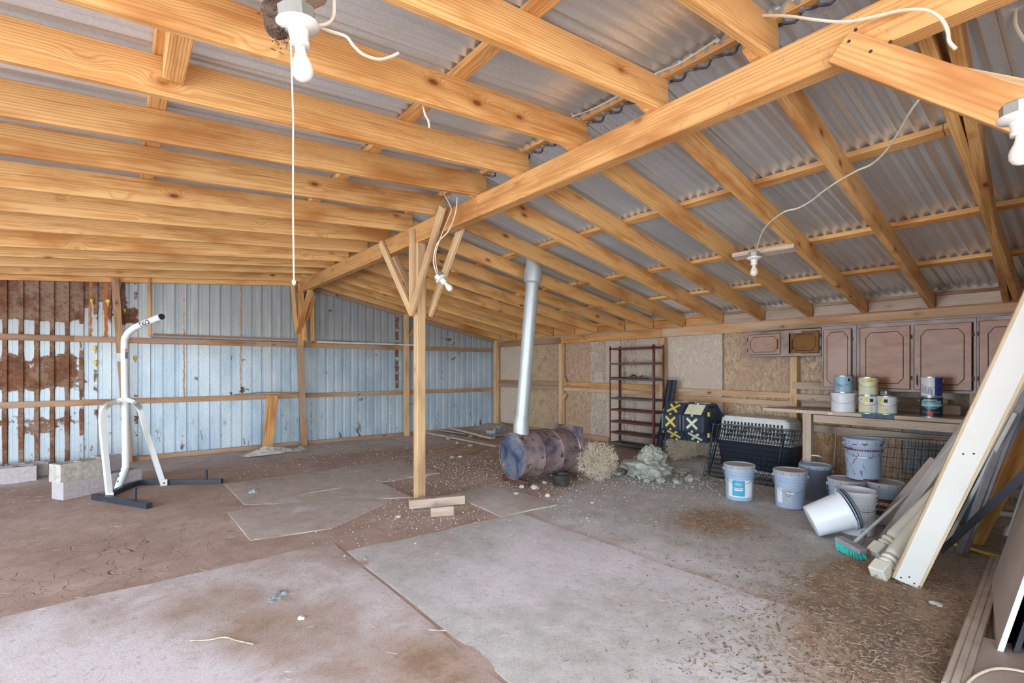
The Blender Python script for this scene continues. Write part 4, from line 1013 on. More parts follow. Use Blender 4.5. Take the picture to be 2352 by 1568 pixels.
# dark steel tracks leaning beside the rack
def channel(bm, p0, p1, w, h, th=.003, up=(0, 1, 0)):
    mt = frame(p0, p1, up); mt.translation = Vector(p0); L = (Vector(p1)-Vector(p0)).length; n0 = len(bm.verts)
    for lo, hi in (((0, -w/2, -h/2), (L, w/2, -h/2+th)), ((0, -w/2, -h/2), (L, -w/2+th, h/2)), ((0, w/2-th, -h/2), (L, w/2, h/2))): abox(bm, lo, hi)
    bm.verts.ensure_lookup_table()
    for v in bm.verts[n0:]: v.co = mt @ v.co
for k, (ub, vb, ut, lab) in enumerate(((1510, 1034, 1539, 'left one of the strapped pair of dark steel tracks beside the rack'), (1524, 1036, 1549, 'right one of the strapped pair of dark steel tracks beside the rack'))):
    b = ground(ub, vb); b = onX(ub, 1040, 6.40); b.z = gz(b.x, b.y)+.01; tpp = onX(ut, 872, 6.68)
    bm = B(); channel(bm, b, tpp, .075, .04, .004, (-1, 0, 0)); o = mesh('steel_track', bm, 'slategrey'); tag(o, lab, 'steel track')
bm = B(); c = onX(1524, 997, 6.44); pts = [c+Vector((.05*math.cos(a), .10*math.sin(a), .008*math.sin(2*a))) for a in np.linspace(0, 6.4, 16)]; tube(bm, pts, .006, 5); tube(bm, [c+Vector((-.05, .02, 0)), c+Vector((-.07, .06, .03)), c+Vector((-.06, .09, .01))], .006, 5)
o = mesh('strap', bm, 'black', None, True); tag(o, 'black cord tied around the two dark steel tracks', 'strap')

# ================================================================ COMPOST TUMBLER
cc_ = Vector((6.28, 3.86, .66))
t = thing('compost_tumbler', 'black faceted compost tumbler with yellow and cream X panels, standing on thin legs', 'composter', (cc_.x, cc_.y, gz(cc_.x, cc_.y)))
zc = cc_.z-t.location.z; RAD = .285; NF = 8
ang0 = math.pi/8
def oct_ring(r, y): return [(r*math.cos(ang0+2*math.pi*k/NF), y, zc+r*math.sin(ang0+2*math.pi*k/NF)) for k in range(NF)]
for nm, ys_ in (('left_chamber', (.005, .325)), ('right_chamber', (-.325, -.005))):
    bm = B(); y0, y1 = ys_
    prof = [(RAD*.93, y0), (RAD*1.0, y0+.02), (RAD*1.0, y1-.02), (RAD*.93, y1)]
    rings = [[bm.verts.new(p) for p in oct_ring(r, y)] for r, y in prof]
    for a, b in zip(rings, rings[1:]):
        for k in range(NF): bm.faces.new((a[k], a[(k+1) % NF], b[(k+1) % NF], b[k]))
    bm.faces.new(rings[0]); bm.faces.new(rings[-1][::-1])
    bmesh.ops.recalc_face_normals(bm, faces=bm.faces)
    big = [f for f in bm.faces if len(f.verts) == 4 and f.calc_area() > .03]
    r = bmesh.ops.inset_individual(bm, faces=big, thickness=.018, depth=-.010)
    caps = [f for f in bm.faces if len(f.verts) == 8]
    bmesh.ops.inset_individual(bm, faces=caps, thickness=.05, depth=-.03)
    body = mesh(nm, bm, 'composter', t)
    for k in range(NF):
        aa = ang0+2*math.pi*(k+.5)/NF; n_ = Vector((math.cos(aa), 0, math.sin(aa)))
        if n_.x > .3: continue
        ym = (y0+y1)/2; tg = Vector((-math.sin(aa), 0, math.cos(aa))); c0 = Vector((0, ym, zc))+n_*(RAD*math.cos(math.pi/8)-.008)
        bm = B(); left = nm == 'left_chamber'
        if (not left) and abs(n_.z-.707) < .1 and n_.x < 0:
            m4 = Matrix((tg, Vector((0, 1, 0)), n_)).transposed().to_4x4(); m4.translation = c0
            vs = abox(bm, (-.088, -.125, 0), (.088, .125, .014), .004)
            for v in bm.verts: v.co = m4 @ v.co
            mesh('door_panel', bm, 'cream', t)
        else:
            for sgn in (1, -1):
                d1 = (tg*.075+Vector((0, 1, 0))*.085*sgn); dn_ = d1.normalized(); wd = n_.cross(dn_)
                m4 = Matrix((dn_, wd, n_)).transposed().to_4x4(); m4.translation = c0+n_*(.001*sgn)
                n0 = len(bm.verts)
                for s in (-1, 1): abox(bm, (min(s*.0, s*.10), -.016, 0), (max(0, s*.10), .016, .011))
                bm.verts.ensure_lookup_table()
                for v in bm.verts[n0:]: v.co = m4 @ v.co
            mesh('cross_panel', bm, 'yellow' if left else 'cream', t)
    for k in range(NF):
        aa = ang0+2*math.pi*k/NF; n_ = Vector((math.cos(aa), 0, math.sin(aa)))
        if n_.x > .2: continue
        c0 = Vector((0, (y0+y1)/2, zc))+n_*(RAD-.006); bm = B(); abox(bm, c0-Vector((.012, .013, .014)), c0+Vector((.012, .013, .014)), .003); mesh('latch', bm, 'yellow' if left else 'cream', t)
for s in (1, -1):
    for dx in (-.19, .19):
        bm = B(); tube(bm, [(dx*.2, s*.345, zc), (dx, s*.36, 0)], .012, 8); mesh('leg', bm, 'black_steel', t, True)
    bm = B(); tube(bm, [(0, s*.30, zc), (0, s*.37, zc)], .03, 10); mesh('axle_cap', bm, 'black', t, True)
    for z in (.13, -.15): bm = B(); abox(bm, (-.17, s*.345-.012, zc+z-.03), (-.13, s*.345+.012, zc+z+.03), .005); mesh('clip', bm, 'yellow', t)

# ================================================================ PET CARRIER AND WIRE PANELS
c = Vector((6.50, 3.02, 0)); z0 = gz(c.x, c.y)
t = thing('pet_carrier', 'large pet carrier with navy base and pale grey slotted top behind the black wire panels', 'pet carrier', (c.x, c.y, z0))
L2_, D2 = .46, .215
def tub(bm, z_a, z_b, k0, k1):
    rr = []
    for k, z in ((k0, z_a), (k1, z_b)):
        pts = []
        for qx, qy in ((1, 1), (-1, 1), (-1, -1), (1, -1)):
            for a in np.linspace(0, math.pi/2, 5):
                off = {(1, 1): 0, (-1, 1): math.pi/2, (-1, -1): math.pi, (1, -1): 1.5*math.pi}[(qx, qy)]
                pts.append(bm.verts.new((qx*(D2*k-.06)+.06*math.cos(a+off), qy*(L2_*k-.06)+.06*math.sin(a+off), z)))
        rr.append(pts)
    n = len(rr[0])
    for i in range(n): bm.faces.new((rr[0][i], rr[0][(i+1) % n], rr[1][(i+1) % n], rr[1][i]))
    bm.faces.new(rr[0][::-1]); bm.faces.new(rr[1])
bm = B(); tub(bm, .06, .40, .90, 1.0); mesh('base', bm, 'navy', t)
bm = B(); tub(bm, .405, .44, 1.04, 1.04); tub(bm, .44, .70, 1.0, .93); mesh('top', bm, 'lightgrey', t)
bm = B(); tub(bm, .70, .725, .90, .86); mesh('lid_rim', bm, 'lightgrey', t)
bm = B(); tub(bm, .0, .06, .95, .95); mesh('bottom_tray', bm, 'lightgrey', t)
bm = B()
for i in range(17):
    for j in range(4):
        y = -.36+.72*i/16; z = .475+.055*j; x = -(D2*(1.0-.07*(z-.44)/.26))-.001
        if 6 <= i <= 9 and j in (1,): continue
        abox(bm, (x-.001, y-.012, z-.018), (x+.01, y+.012, z+.018))
mesh('vent_slots', bm, 'black', t, kind='stuff')
bm = B()
for i in range(12):
    y = -.34+.68*i/11; abox(bm, (-D2*.965-.004, y-.012, .09), (-D2*.95+.01, y+.012, .36))
mesh('base_ribs', bm, 'navy', t)
def wirepanel(nm, label, BL, BR, TL, TR, nx, ny, m, r=.003, rf=.004, cat='wire panel', hinge=None):
    t = thing(nm, label, cat, BL); o = Vector(BL)
    P = lambda a, b: (Vector(BL).lerp(Vector(BR), a)).lerp(Vector(TL).lerp(Vector(TR), a), b)-o
    bm = B(); tube(bm, [P(0, 0), P(1, 0), P(1, 1), P(0, 1), P(0, 0)], rf, 5, False); mesh('frame', bm, m, t)
    bm = B()
    for i in range(1, nx): tube(bm, [P(i/nx, 0), P(i/nx, 1)], r, 4, False)
    for j in range(1, ny): tube(bm, [P(0, j/ny), P(1, j/ny)], r*1.25, 4, False)
    mesh('wire_grid', bm, m, t, kind='stuff'); return t
BL = ground(1614, 1092); BR = ground(1800, 1122)
def lean(p, u, v, back):  # top corner above the base line, set back towards the wall
    q = Vector(p); X = q.x+back; w = onX(u, v, X); return w
TL = lean(BL, 1640, 974, .12); TR = lean(BR, 1828, 992, .12)
BL.z += .005; BR.z += .005
w1 = wirepanel('wire_panel', 'black folded crate wire panel leaning on the pet carrier, the front one', BL, BR, TL, TR, 30, 12, 'blackwire', .0030, .006)
o_ = Vector((.045, -.03, .0)); o2 = Vector((.05, -.04, .01))
wirepanel('wire_panel', 'black folded crate wire panel leaning on the pet carrier, the rear one of the pair', BL+o_, BR+o_, TL+o2, TR+o2, 30, 12, 'blackwire', .0030, .006)
for s in (0, 1):
    bm = B(); a = Vector((BL if not s else BR))+(Vector((.01, -.08, .03)) if not s else Vector((.01, .10, .03))); b = Vector((TL if not s else TR))+(Vector((-.01, -.10, -.03)) if not s else Vector((-.01, .12, -.03)))
    lumber('side_bar', a-BL+BL, b, .012, .03, 'blackwire', w1, up=(-1, 0, 0)); bm.free()
b0 = onX(1912, 900, 6.45); b1 = onX(2190, 900, 6.45); b0.z = gz(*b0[:2])+.01; b1.z = gz(*b1[:2])+.01
t0 = onX(1920, 998, 6.60); t1 = onX(2195, 1006, 6.60)
wirepanel('wire_panel', 'grey wire panel leaning on the wall behind the paint-splashed bucket', b0, b1, t0, t1, 18, 7, 'wire', .0022, .004)
b0 = b0+Vector((.04, -.1, 0)); b1 = b1+Vector((.04, .05, 0))
wirepanel('wire_panel', 'dark wire panel behind the grey one, under the bench on the right', b0, b1, onX(1960, 1000, 6.66), onX(2185, 1012, 6.66), 15, 6, 'blackwire', .0022, .004)

# ================================================================ BUCKETS
VD = Vector((FX, FY, 0))
def bucketpos(u, v, r=.13, z=0.):
    p = at(u, v, z) if z else ground(u, v); d = Vector((p.x, p.y, 0)).normalized(); return p+d*r
def to_cam(p): return math.atan2(-p[1], -p[0])
def bucket(label, p, m, lid='lid', handle=0., grp=None, hk=.37, r0=.130, r1=.148, rot=None, hang=None):
    t = thing('bucket', label, 'bucket', p, group=grp, rot=rot)
    bm = B(); k = hk/.37
    pr = [(r0*.93, .0), (r0, .006)]+[(r0+(r1-r0)*z/.37, z*k) for z in (.02, .24)]
    ra = r0+(r1-r0)*.26/.37
    pr += [(ra, .262*k), (ra+.009, .266*k), (ra+.009, .271*k), (ra+.001, .275*k), (ra+.002, .292*k), (ra+.010, .296*k), (ra+.010, .301*k), (ra+.003, .305*k), (r1, .33*k), (r1+.008, .333*k), (r1+.008, .345*k), (r1+.001, .350*k), (r1+.001, .368*k), (r1-.003, .368*k)]
    if not lid: pr += [(r1-.004, .33*k), (r0-.004, .01), (.001, .008)]
    lathe(bm, pr, 40, cap0=True); mesh('pail', bm, m, t, True)
    if lid:
        bm = B(); lathe(bm, [(r1+.004, .338*k), (r1+.010, .340*k), (r1+.011, .368*k), (r1+.004, .376*k), (r1-.006, .376*k), (r1-.010, .366*k), (.001, .366*k)], 40); mesh('lid', bm, m if lid == 'same' else lid, t, True)
        bm = B()
        for q in range(14):
            a = 2*math.pi*q/14; c = Vector(((r1+.0105)*math.cos(a), (r1+.0105)*math.sin(a), .350*k)); tv = Vector((-math.sin(a), math.cos(a), 0))
            tube(bm, [c-Vector((0, 0, .008)), c+Vector((0, 0, .008))], .0022, 4)
        mesh('lid_notches', bm, 'ink', t, kind='stuff')
    return t
def bail(t, p, r1, ang, drop, hk=.37, zr=.315, grip='white_paint', yaw=None):
    """wire handle pivoting on two ears; drop>0 hangs down, <0 stands up"""
    yaw = to_cam(p) if yaw is None else yaw
    ex = Vector((-math.sin(yaw), math.cos(yaw), 0)); fw_ = Vector((math.cos(yaw), math.sin(yaw), 0))
    zr_ = zr*hk/.37; pts = []; R = r1+.014
    for a in np.linspace(-math.pi/2, math.pi/2, 15):
        s = math.sin(a); c = math.cos(a); pts.append(ex*(R*s)+fw_*(c*R*(1.02 if drop > 0 else .25))+Vector((0, 0, zr_-drop*c)))
    bm = B(); tube(bm, smoothpts(pts, 2), .0022, 5); h = mesh('bail_handle', bm, 'wire', t)
    if grip:
        bm = B(); tube(bm, pts[6:9], .0075, 8); mesh('grip', bm, grip, h, True)
    for s in (1, -1):
        bm = B(); c = ex*(s*(r1+.006))+Vector((0, 0, zr_)); tube(bm, [c-ex*s*.01, c+ex*s*.010], .012, 8); mesh('handle_ear', bm, 'pail', t)
def label_on(t, p, dang, w, h, zc, m, r0=.130, r1=.148, hk=.37, nm='label'):
    f = cylplace(r0, r1, hk, to_cam(p)+dang, zc, .0012); return patch(nm, f, w, h, m, t), f
# 1 front left with blue label
p = bucketpos(1698, 1152); b1_ = bucket('blue-grey lidded paint bucket with blue and white label, in front of the pet carrier', p, 'pail'); bail(b1_, p, .148, 0, .13, grip=None)
label_on(b1_, p, .10, .26, .18, .135, 'paperwhite'); 
f = cylplace(.130, .148, .37, to_cam(p)-.05, .14, .0018); patch('label_panel', f, .125, .165, 'labelblue', b1_)
f = cylplace(.130, .148, .37, to_cam(p)-.05, .185, .0025); lettering('lettering', 'valspar', .032, 'paperwhite', b1_, f)
f = cylplace(.130, .148, .37, to_cam(p)-.05, .140, .0025); lettering('lettering', 'SeasonPlus', .022, 'paperwhite', b1_, f); 
f = cylplace(.130, .148, .37, to_cam(p)-.05, .120, .0025); patch('label_band', f, .085, .012, 'paperwhite', b1_)
for zz in (.10, .092, .084): f = cylplace(.130, .148, .37, to_cam(p)-.05, zz, .0025); patch('label_band', f, .10, .002, 'cyan', b1_)
# 2
p = bucketpos(1815, 1170); b2_ = bucket('blue-grey lidded bucket with round printed emblem and clear sticker, second from the left', p, 'pail'); bail(b2_, p, .148, 0, .15)
label_on(b2_, p, -.75, .06, .15, .13, 'paperwhite'); label_on(b2_, p, -.12, .065, .16, .12, 'lid', nm='clear_sticker')
f = cylplace(.130, .148, .37, to_cam(p)-.12, .155, .0022)
bm = B(); pts = [f(.026*math.cos(a), .026*math.sin(a)) for a in np.linspace(0, 6.283, 22)]; tube(bm, pts, .0018, 4, False); tube(bm, [f(-.018, -.004), f(-.006, .01), f(.004, -.002), f(.018, .006)], .0018, 4); tube(bm, [f(-.012, -.012), f(.0, .004), f(.012, -.01)], .0018, 4); mesh('emblem', bm, 'inkgrey', b2_)
# 3 behind
p = bucketpos(1873, 1152); b3_ = bucket('darker grey lidded bucket with its wire handle standing up, beside the bench leg', p, 'pail_dark', 'pail'); bail(b3_, p, .148, 0, -.16)
label_on(b3_, p, .0, .07, .14, .15, 'pail_dark', nm='clear_sticker')
f = cylplace(.130, .148, .37, to_cam(p), .17, .002); bm = B(); tube(bm, [f(.026*math.cos(a), .026*math.sin(a)) for a in np.linspace(0, 6.283, 22)], .0016, 4, False); mesh('emblem', bm, 'inkgrey', b3_)
# 4 behind white one
p = px(1945, 1102, 4.62); p.z = 0; p.z = gz(p.x, p.y); b4_ = bucket('blue-grey lidded bucket under the left side of the paint-splashed bucket', p, 'pail'); bail(b4_, p, .148, 0, .17, grip=None); P4 = p
label_on(b4_, p, -.25, .11, .12, .17, 'paperwhite')
# 6 right, brown label
p = px(2032, 1116, 4.50); p.z = 0; p.z = gz(p.x, p.y)-.0; b6_ = bucket('blue-grey lidded bucket with a dark brown lettered label, half hidden by leaning boards', p, 'pail'); bail(b6_, p, .148, 0, .12, grip=None); P6 = p
label_on(b6_, p, .05, .22, .15, .165, 'labeldark'); f = cylplace(.130, .148, .37, to_cam(p)+.02, .20, .002); patch('label_panel', f, .16, .07, 'labelbrown', b6_)
f = cylplace(.130, .148, .37, to_cam(p)+.02, .20, .003); lettering('lettering', 'valspar', .045, 'paperwhite', b6_, f)
for zz in (.15, .14): f = cylplace(.130, .148, .37, to_cam(p)+.02, zz, .003); patch('label_band', f, .15, .004, 'stickyellow', b6_)
# 5 stacked, splashed
p5 = (P4+P6)/2+Vector((.04, .03, .0)); p5.z = max(P4.z, P6.z)+.379
b5_ = bucket('paint-splashed pale bucket with dark red drips, stacked on two other buckets', p5, 'pail', 'same'); bail(b5_, p5, .148, 0, .10)
random.seed(4)
for k in range(34):
    a = to_cam(p5)+random.uniform(-1.3, 1.3); zz = random.uniform(.05, .25) if k < 22 else random.uniform(.27, .36); f = cylplace(.130, .148, .37, a, zz, .0016 if zz < .26 else .012)
    h_ = random.uniform(.01, .05) if k < 22 else random.uniform(.004, .012); w_ = random.uniform(.002, .006) if k < 22 else random.uniform(.01, .05)
    sk = random.uniform(-.5, .5); patch('paint_drip', lambda x, y, f=f, sk=sk: f(x+y*sk, y), w_, h_, 'magenta', b5_, 3)
for dz_ in (.262, .285): f = cylplace(.130, .148, .37, to_cam(p5), dz_, .0105); 
for k in range(15):
    f = cylplace(.130, .148, .37, to_cam(p5)-.9+k*.125, .278, .0095); patch('paint_drip', f, .012, .016, 'magenta', b5_, 2)
f = cylplace(.130, .148, .37, to_cam(p5)+.5, .012, .003); patch('paint_drip', f, .13, .014, 'magenta', b5_)
# 7 open white
p = bucketpos(1965, 1232); b7_ = bucket('open white bucket with black square print and measuring marks, in front of the lidded ones', p, 'whitepail', None); bail(b7_, p, .148, 0, .10, grip=None, yaw=to_cam(p)+.5)
yw = to_cam(p)
f = cylplace(.130, .148, .37, yw-.22, .16, .0015)
for (x, y, w, h) in ((-.03, .04, .07, .012), (0, -.02, .012, .13), (-.062, -.02, .012, .13), (-.03, -.08, .07, .012)): patch('printed_square', lambda a, b, f=f, x=x, y=y: f(a+x, b+y), w, h, 'ink', b7_, 4)
for k in range(9):
    f = cylplace(.130, .148, .37, yw+.42, .06+.022*k, .0016); patch('measuring_mark', f, .018, .0025, 'inkgrey', b7_, 2)
    f = cylplace(.130, .148, .37, yw+.65, .06+.022*k, .0016); patch('measuring_mark', f, .012, .003, 'ink', b7_, 2)
# 8 tipped white with dark lid
pc = ground(1882, 1243); pc = pc+Vector((pc.x, pc.y, 0)).normalized()*.17
axis = (Vector((RX, RY, 0))*.86+Vector((-FX, -FY, 0))*.28+Vector((0, 0, 1))*.42).normalized()
q = Vector((0, 0, 1)).rotation_difference(axis)
base = px(1862, 1200, pc.x*FX+pc.y*FY)
t8 = thing('bucket', 'tipped white bucket lying against the open one, its dark lid hanging off', 'bucket', base, rot=q.to_euler())
bm = B(); lathe(bm, [(.115, 0), (.128, .006), (.150, .27), (.156, .275), (.156, .29), (.152, .292), (.146, .29), (.124, .012), (.001, .012)], 40, cap0=True); mesh('pail', bm, 'whitepail', t8, True)
bm = B(); lathe(bm, [(.160, .0), (.164, .004), (.164, .018), (.158, .022), (.14, .018), (.001, .018)], 40, cap0=True)
for v in bm.verts: v.co = Matrix.Rotation(.12, 3, 'Y') @ v.co+Vector((.0, 0, .300))
lid8 = mesh('lid', bm, 'lidgrey', t8, True)
bm = B(); lathe(bm, [(.166, .0), (.166, .006), (.15, .008)], 40, cap0=True)
for v in bm.verts: v.co = Matrix.Rotation(.06, 3, 'Y') @ v.co+Vector((0, 0, .292))
mesh('lid_rim', bm, 'pail', t8, True)
ax_ = base+axis*.14
low = min((q @ Vector((.155*math.cos(a), .155*math.sin(a), z))).z for a in np.linspace(0, 6.28, 40) for z in (0, .3)) 
low = min(min((q @ Vector((.128*math.cos(a), .128*math.sin(a), 0))).z for a in np.linspace(0, 6.28, 40)), min((q @ Vector((.15*math.cos(a), .15*math.sin(a), .27))).z for a in np.linspace(0, 6.28, 40)))
t8.location = (base.x, base.y, gz(base.x, base.y)-low+.002)
# broom
hb = ground(1950, 1283); h0 = px(1952, 1248, 3.78); h1_ = px(2190, 1042, 4.45)
t = thing('push_broom', 'push broom with teal bristles and grey handle leaning against the leaning boards', 'broom', (h0.x, h0.y, gz(h0.x, h0.y)))
to = t.location
hd0 = px(1926, 1236, 3.82); hd1 = px(1978, 1264, 3.62); hd = (hd1-hd0).normalized()
zb = t.location.z; hm = (hd0+hd1)/2
bm = B(); m4 = frame(hd0, hd1); m4.translation = hd0-to; abox(bm, (0, -.035, -.018), ((hd1-hd0).length+.02, .035, .018), .004)
for v in bm.verts: v.co = m4 @ v.co
mesh('broom_head', bm, 'greyboard', t)
bm = B(); random.seed(3); Lh = (hd1-hd0).length
for k in range(900):
    s = random.uniform(0, 1.03); w_ = random.uniform(-.03, .03); a = hd0+(hd1-hd0)*s+m4.to_3x3() @ Vector((0, w_, -.016))
    e = Vector((a.x+random.uniform(-.012, .012)-FX*.02, a.y+random.uniform(-.012, .012)-FY*.02, max(gz(a.x, a.y)+.004, a.z-.085))); tube(bm, [a-to, e-to], .0022, 3, False)
mesh('bristles', bm, 'teal', t, kind='stuff')
bm = B(); tube(bm, [(px(1957, 1250, 3.74))-to, h1_-to], .0125, 12); mesh('handle', bm, 'lidgrey' if False else 'lightgrey', t, True)
bm = B(); q0 = px(1984, 1228, 3.82); tube(bm, smoothpts([q0-to, q0-to+Vector((.01, 0, -.05)), px(1972, 1262, 3.66)-to], 5), .003, 5); tube(bm, [q0-to-Vector((.01, .01, 0)), q0-to+Vector((.012, .012, .01))], .018, 8); mesh('brace_wire', bm, 'wire', t)

# ================================================================ WORKBENCH
BZ = .928
t = thing('workbench', 'rough plank workbench along the board wall, carrying the paint cans', 'workbench', (6.4, 2.3, 0))
tl = Vector(t.location)
def lp(nm, a, b, w, h, m, **k):
    o = lumber(nm, Vector(a), Vector(b), w, h, m, t, **k); return o
lp('bench_top', (6.22, 2.80, BZ-.02), (6.22, -.2, BZ-.02), .24, .038, 'weather')
lp('bench_top', (6.46, 2.70, BZ-.02), (6.46, -.2, BZ-.02), .23, .038, 'greywood')
lp('bench_top', (6.66, 2.60, BZ-.02), (6.66, -.2, BZ-.02), .13, .038, 'greywood')
lp('apron', (6.14, 2.25, BZ-.09), (6.14, -.2, BZ-.09), .035, .085, 'weather')
lp('leg', (6.20, 2.33, -.02), (6.20, 2.33, BZ-.04), .09, .09, 'weather', up=(1, 0, 0))
lp('leg', (6.20, .0, -.02), (6.20, .0, BZ-.04), .09, .09, 'weather', up=(1, 0, 0))
lp('bracket', (6.2, 2.30, BZ-.06), (6.7, 2.30, BZ-.06), .04, .04, 'weather')
lp('upright', (6.60, .99, BZ), (6.60, .99, 1.165), .04, .08, 'weather', up=(1, 0, 0))
bm = B(); abox(bm, (6.098-tl.x, 1.50-tl.y, BZ-.038), (6.103-tl.x, 1.78-tl.y, BZ-.0)); mesh('blue_paint_smear', bm, 'smear', t)
bm = B(); abox(bm, (6.098-tl.x, 2.05-tl.y, BZ-.036), (6.103-tl.x, 2.09-tl.y, BZ-.008)); mesh('white_paint_mark', bm, 'paperwhite', t)
for k, y in enumerate((2.32, 2.36, 2.40)): bm = B(); abox(bm, (6.098-tl.x, y-tl.y, BZ-.03), (6.102-tl.x, y+.012-tl.y, BZ-.012)); mesh('white_paint_mark', bm, 'paperwhite', t)

# ================================================================ CABINETS
XC = 6.47
def door(t, y0, y1, z0, z1, hs=1, rot=0., m='cab', hz=None, handle=True):
    """door lying on the cabinet front between y0<y1; hs=+1 handle near y0 (right side in view)"""
    w = y1-y0; h = z1-z0
    d = bpy.data.objects.new('door', None); d.empty_display_size = .05
    bm = B(); abox(bm, (-.018, 0, 0), (0, w, h), .003)
    for i_, ins in ((0, .0),):
        pass
    o = mesh('door', bm, m, t); bpy.data.objects.remove(d)
    hy = y1 if rot >= 0 else y0
    o.location = Vector((XC-.004, y0, z0))-Vector(t.location)
    if rot:
        o.location = Vector((XC-.02, y0, z0))-Vector(t.location); o.rotation_euler = (0, 0, rot)
    def groove(ins, cut, r, m):
        P = [(ins, ins+cut), (ins+cut, ins+cut), (ins+cut, ins)]
        pts = [(ins, ins+cut), (ins+cut*.75, ins), (w-ins-cut*.75, ins), (w-ins, ins+cut), (w-ins, h-ins-cut), (w-ins-cut*.75, h-ins), (ins+cut*.75, h-ins), (ins, h-ins-cut)]
        # stepped corners
        b2 = B(); tube(b2, [(-.0185, y, z) for y, z in pts+[pts[0]]], r, 4, False); return b2
    i0 = min(w, h)*.13; c0 = min(.06, min(w, h)*.2)
    mesh('groove', groove(i0, c0, .0032, 'cabdark'), 'cabdark', o)
    b2 = B(); e = .004; tube(b2, [(-.0175, e, e), (-.0175, w-e, e), (-.0175, w-e, h-e), (-.0175, e, h-e), (-.0175, e, e)], .0028, 4, False); mesh('edge_bead', b2, 'cabdark', o)
    if handle:
        y = .03 if hs > 0 else w-.03; zc = hz if hz is not None else .10
        b2 = B(); tube(b2, smoothpts([(-.018, y, zc-.045), (-.034, y, zc-.03), (-.038, y, zc), (-.034, y, zc+.03), (-.018, y, zc+.045)], 4), .0042, 6); abox(b2, (-.021, y-.007, zc-.06), (-.018, y+.007, zc-.035)); abox(b2, (-.021, y-.007, zc+.035), (-.018, y+.007, zc+.06)); mesh('handle', b2, 'hinge', o)
    yh = w+.006 if hs > 0 else -.006
    for z in (.09*h/.6+.02, h-.09*h/.6-.02):
        b2 = B(); abox(b2, (-.010, yh-.010, z-.022), (-.002, yh+.010, z+.022), .002); tube(b2, [(-.012, yh, z-.018), (-.012, yh, z+.018)], .004, 6); mesh('hinge', b2, 'hinge', o)
    return o
def carcass(label, y0, y1, z0, z1, stiles):
    t = thing('kitchen_cabinet', label, 'cabinet', (XC, y0, z0)); tl = Vector(t.location)
    bm = B(); th = .016
    for lo, hi in (((XC, y0, z0), (6.755, y0+th, z1)), ((XC, y1-th, z0), (6.755, y1, z1)), ((XC, y0, z0), (6.755, y1, z0+th)), ((XC, y0, z1-th), (6.755, y1, z1)), ((6.745, y0, z0), (6.755, y1, z1))):
        abox(bm, Vector(lo)-tl, Vector(hi)-tl)
    mesh('carcass', bm, 'cabframe', t)
    bm = B(); 
    for a, b in stiles: abox(bm, Vector((XC-.006, a, z0))-tl, Vector((XC, b, z1))-tl)
    for a, b in ((z0, z0+.035), (z1-.04, z1)): abox(bm, Vector((XC-.0055, y0, a))-tl, Vector((XC, y1, b))-tl)
    mesh('face_frame', bm, 'cabframe', t); return t
def cy(u): return onX(u, 800, XC).y
A0, A1 = cy(1886), cy(1716)
t = carcass('small two-door wall cabinet at the left end of the row, one door ajar', A0, A1, 1.552, 1.872, ((A0, A0+.02), (cy(1812)-.0, cy(1792)), (A1-.02, A1)))
door(t, cy(1794), cy(1720), 1.575, 1.838, 1, hz=.13)
door(t, cy(1884), cy(1813), 1.582, 1.85, -1, rot=-.16, m='cabgold', hz=.11)
B0, B1 = cy(1967), cy(1888)
t = carcass('tall narrow wall cabinet with one scuffed greyish door', B0, B1, 1.155, 1.888, ((B0, B0+.035), (B1-.03, B1)))
door(t, cy(1957), cy(1893), 1.185, 1.855, -1, handle=False)
C0, C1 = cy(2243), cy(1968)
t = carcass('wide two-door wall cabinet right of the narrow one', C0, C1, 1.155, 1.890, ((C0, C0+.02), (cy(2101), cy(2091)), (C1-.03, C1)))
door(t, cy(2092), cy(1976), 1.182, 1.850, -1, handle=False)
door(t, cy(2234), cy(2100), 1.180, 1.852, -1, hz=.1); 
D0, D1 = -.05, cy(2244)
t = carcass('wall cabinet at the right end of the row, mostly behind the leaning white board', D0, D1, 1.155, 1.892, ((D0, D0+.02), (D1-.03, D1)))
door(t, .42, cy(2249), 1.180, 1.855, 1, hz=.1); door(t, -.03, .40, 1.180, 1.855, 1, hz=.1)
o = lumber('cabinet_molding', (6.47, 3.1, 1.898), (6.47, .1, 1.905), .02, .018, 'cabframe'); tag(o, 'thin grey-brown trim strip running along the tops of the wall cabinets', 'trim')

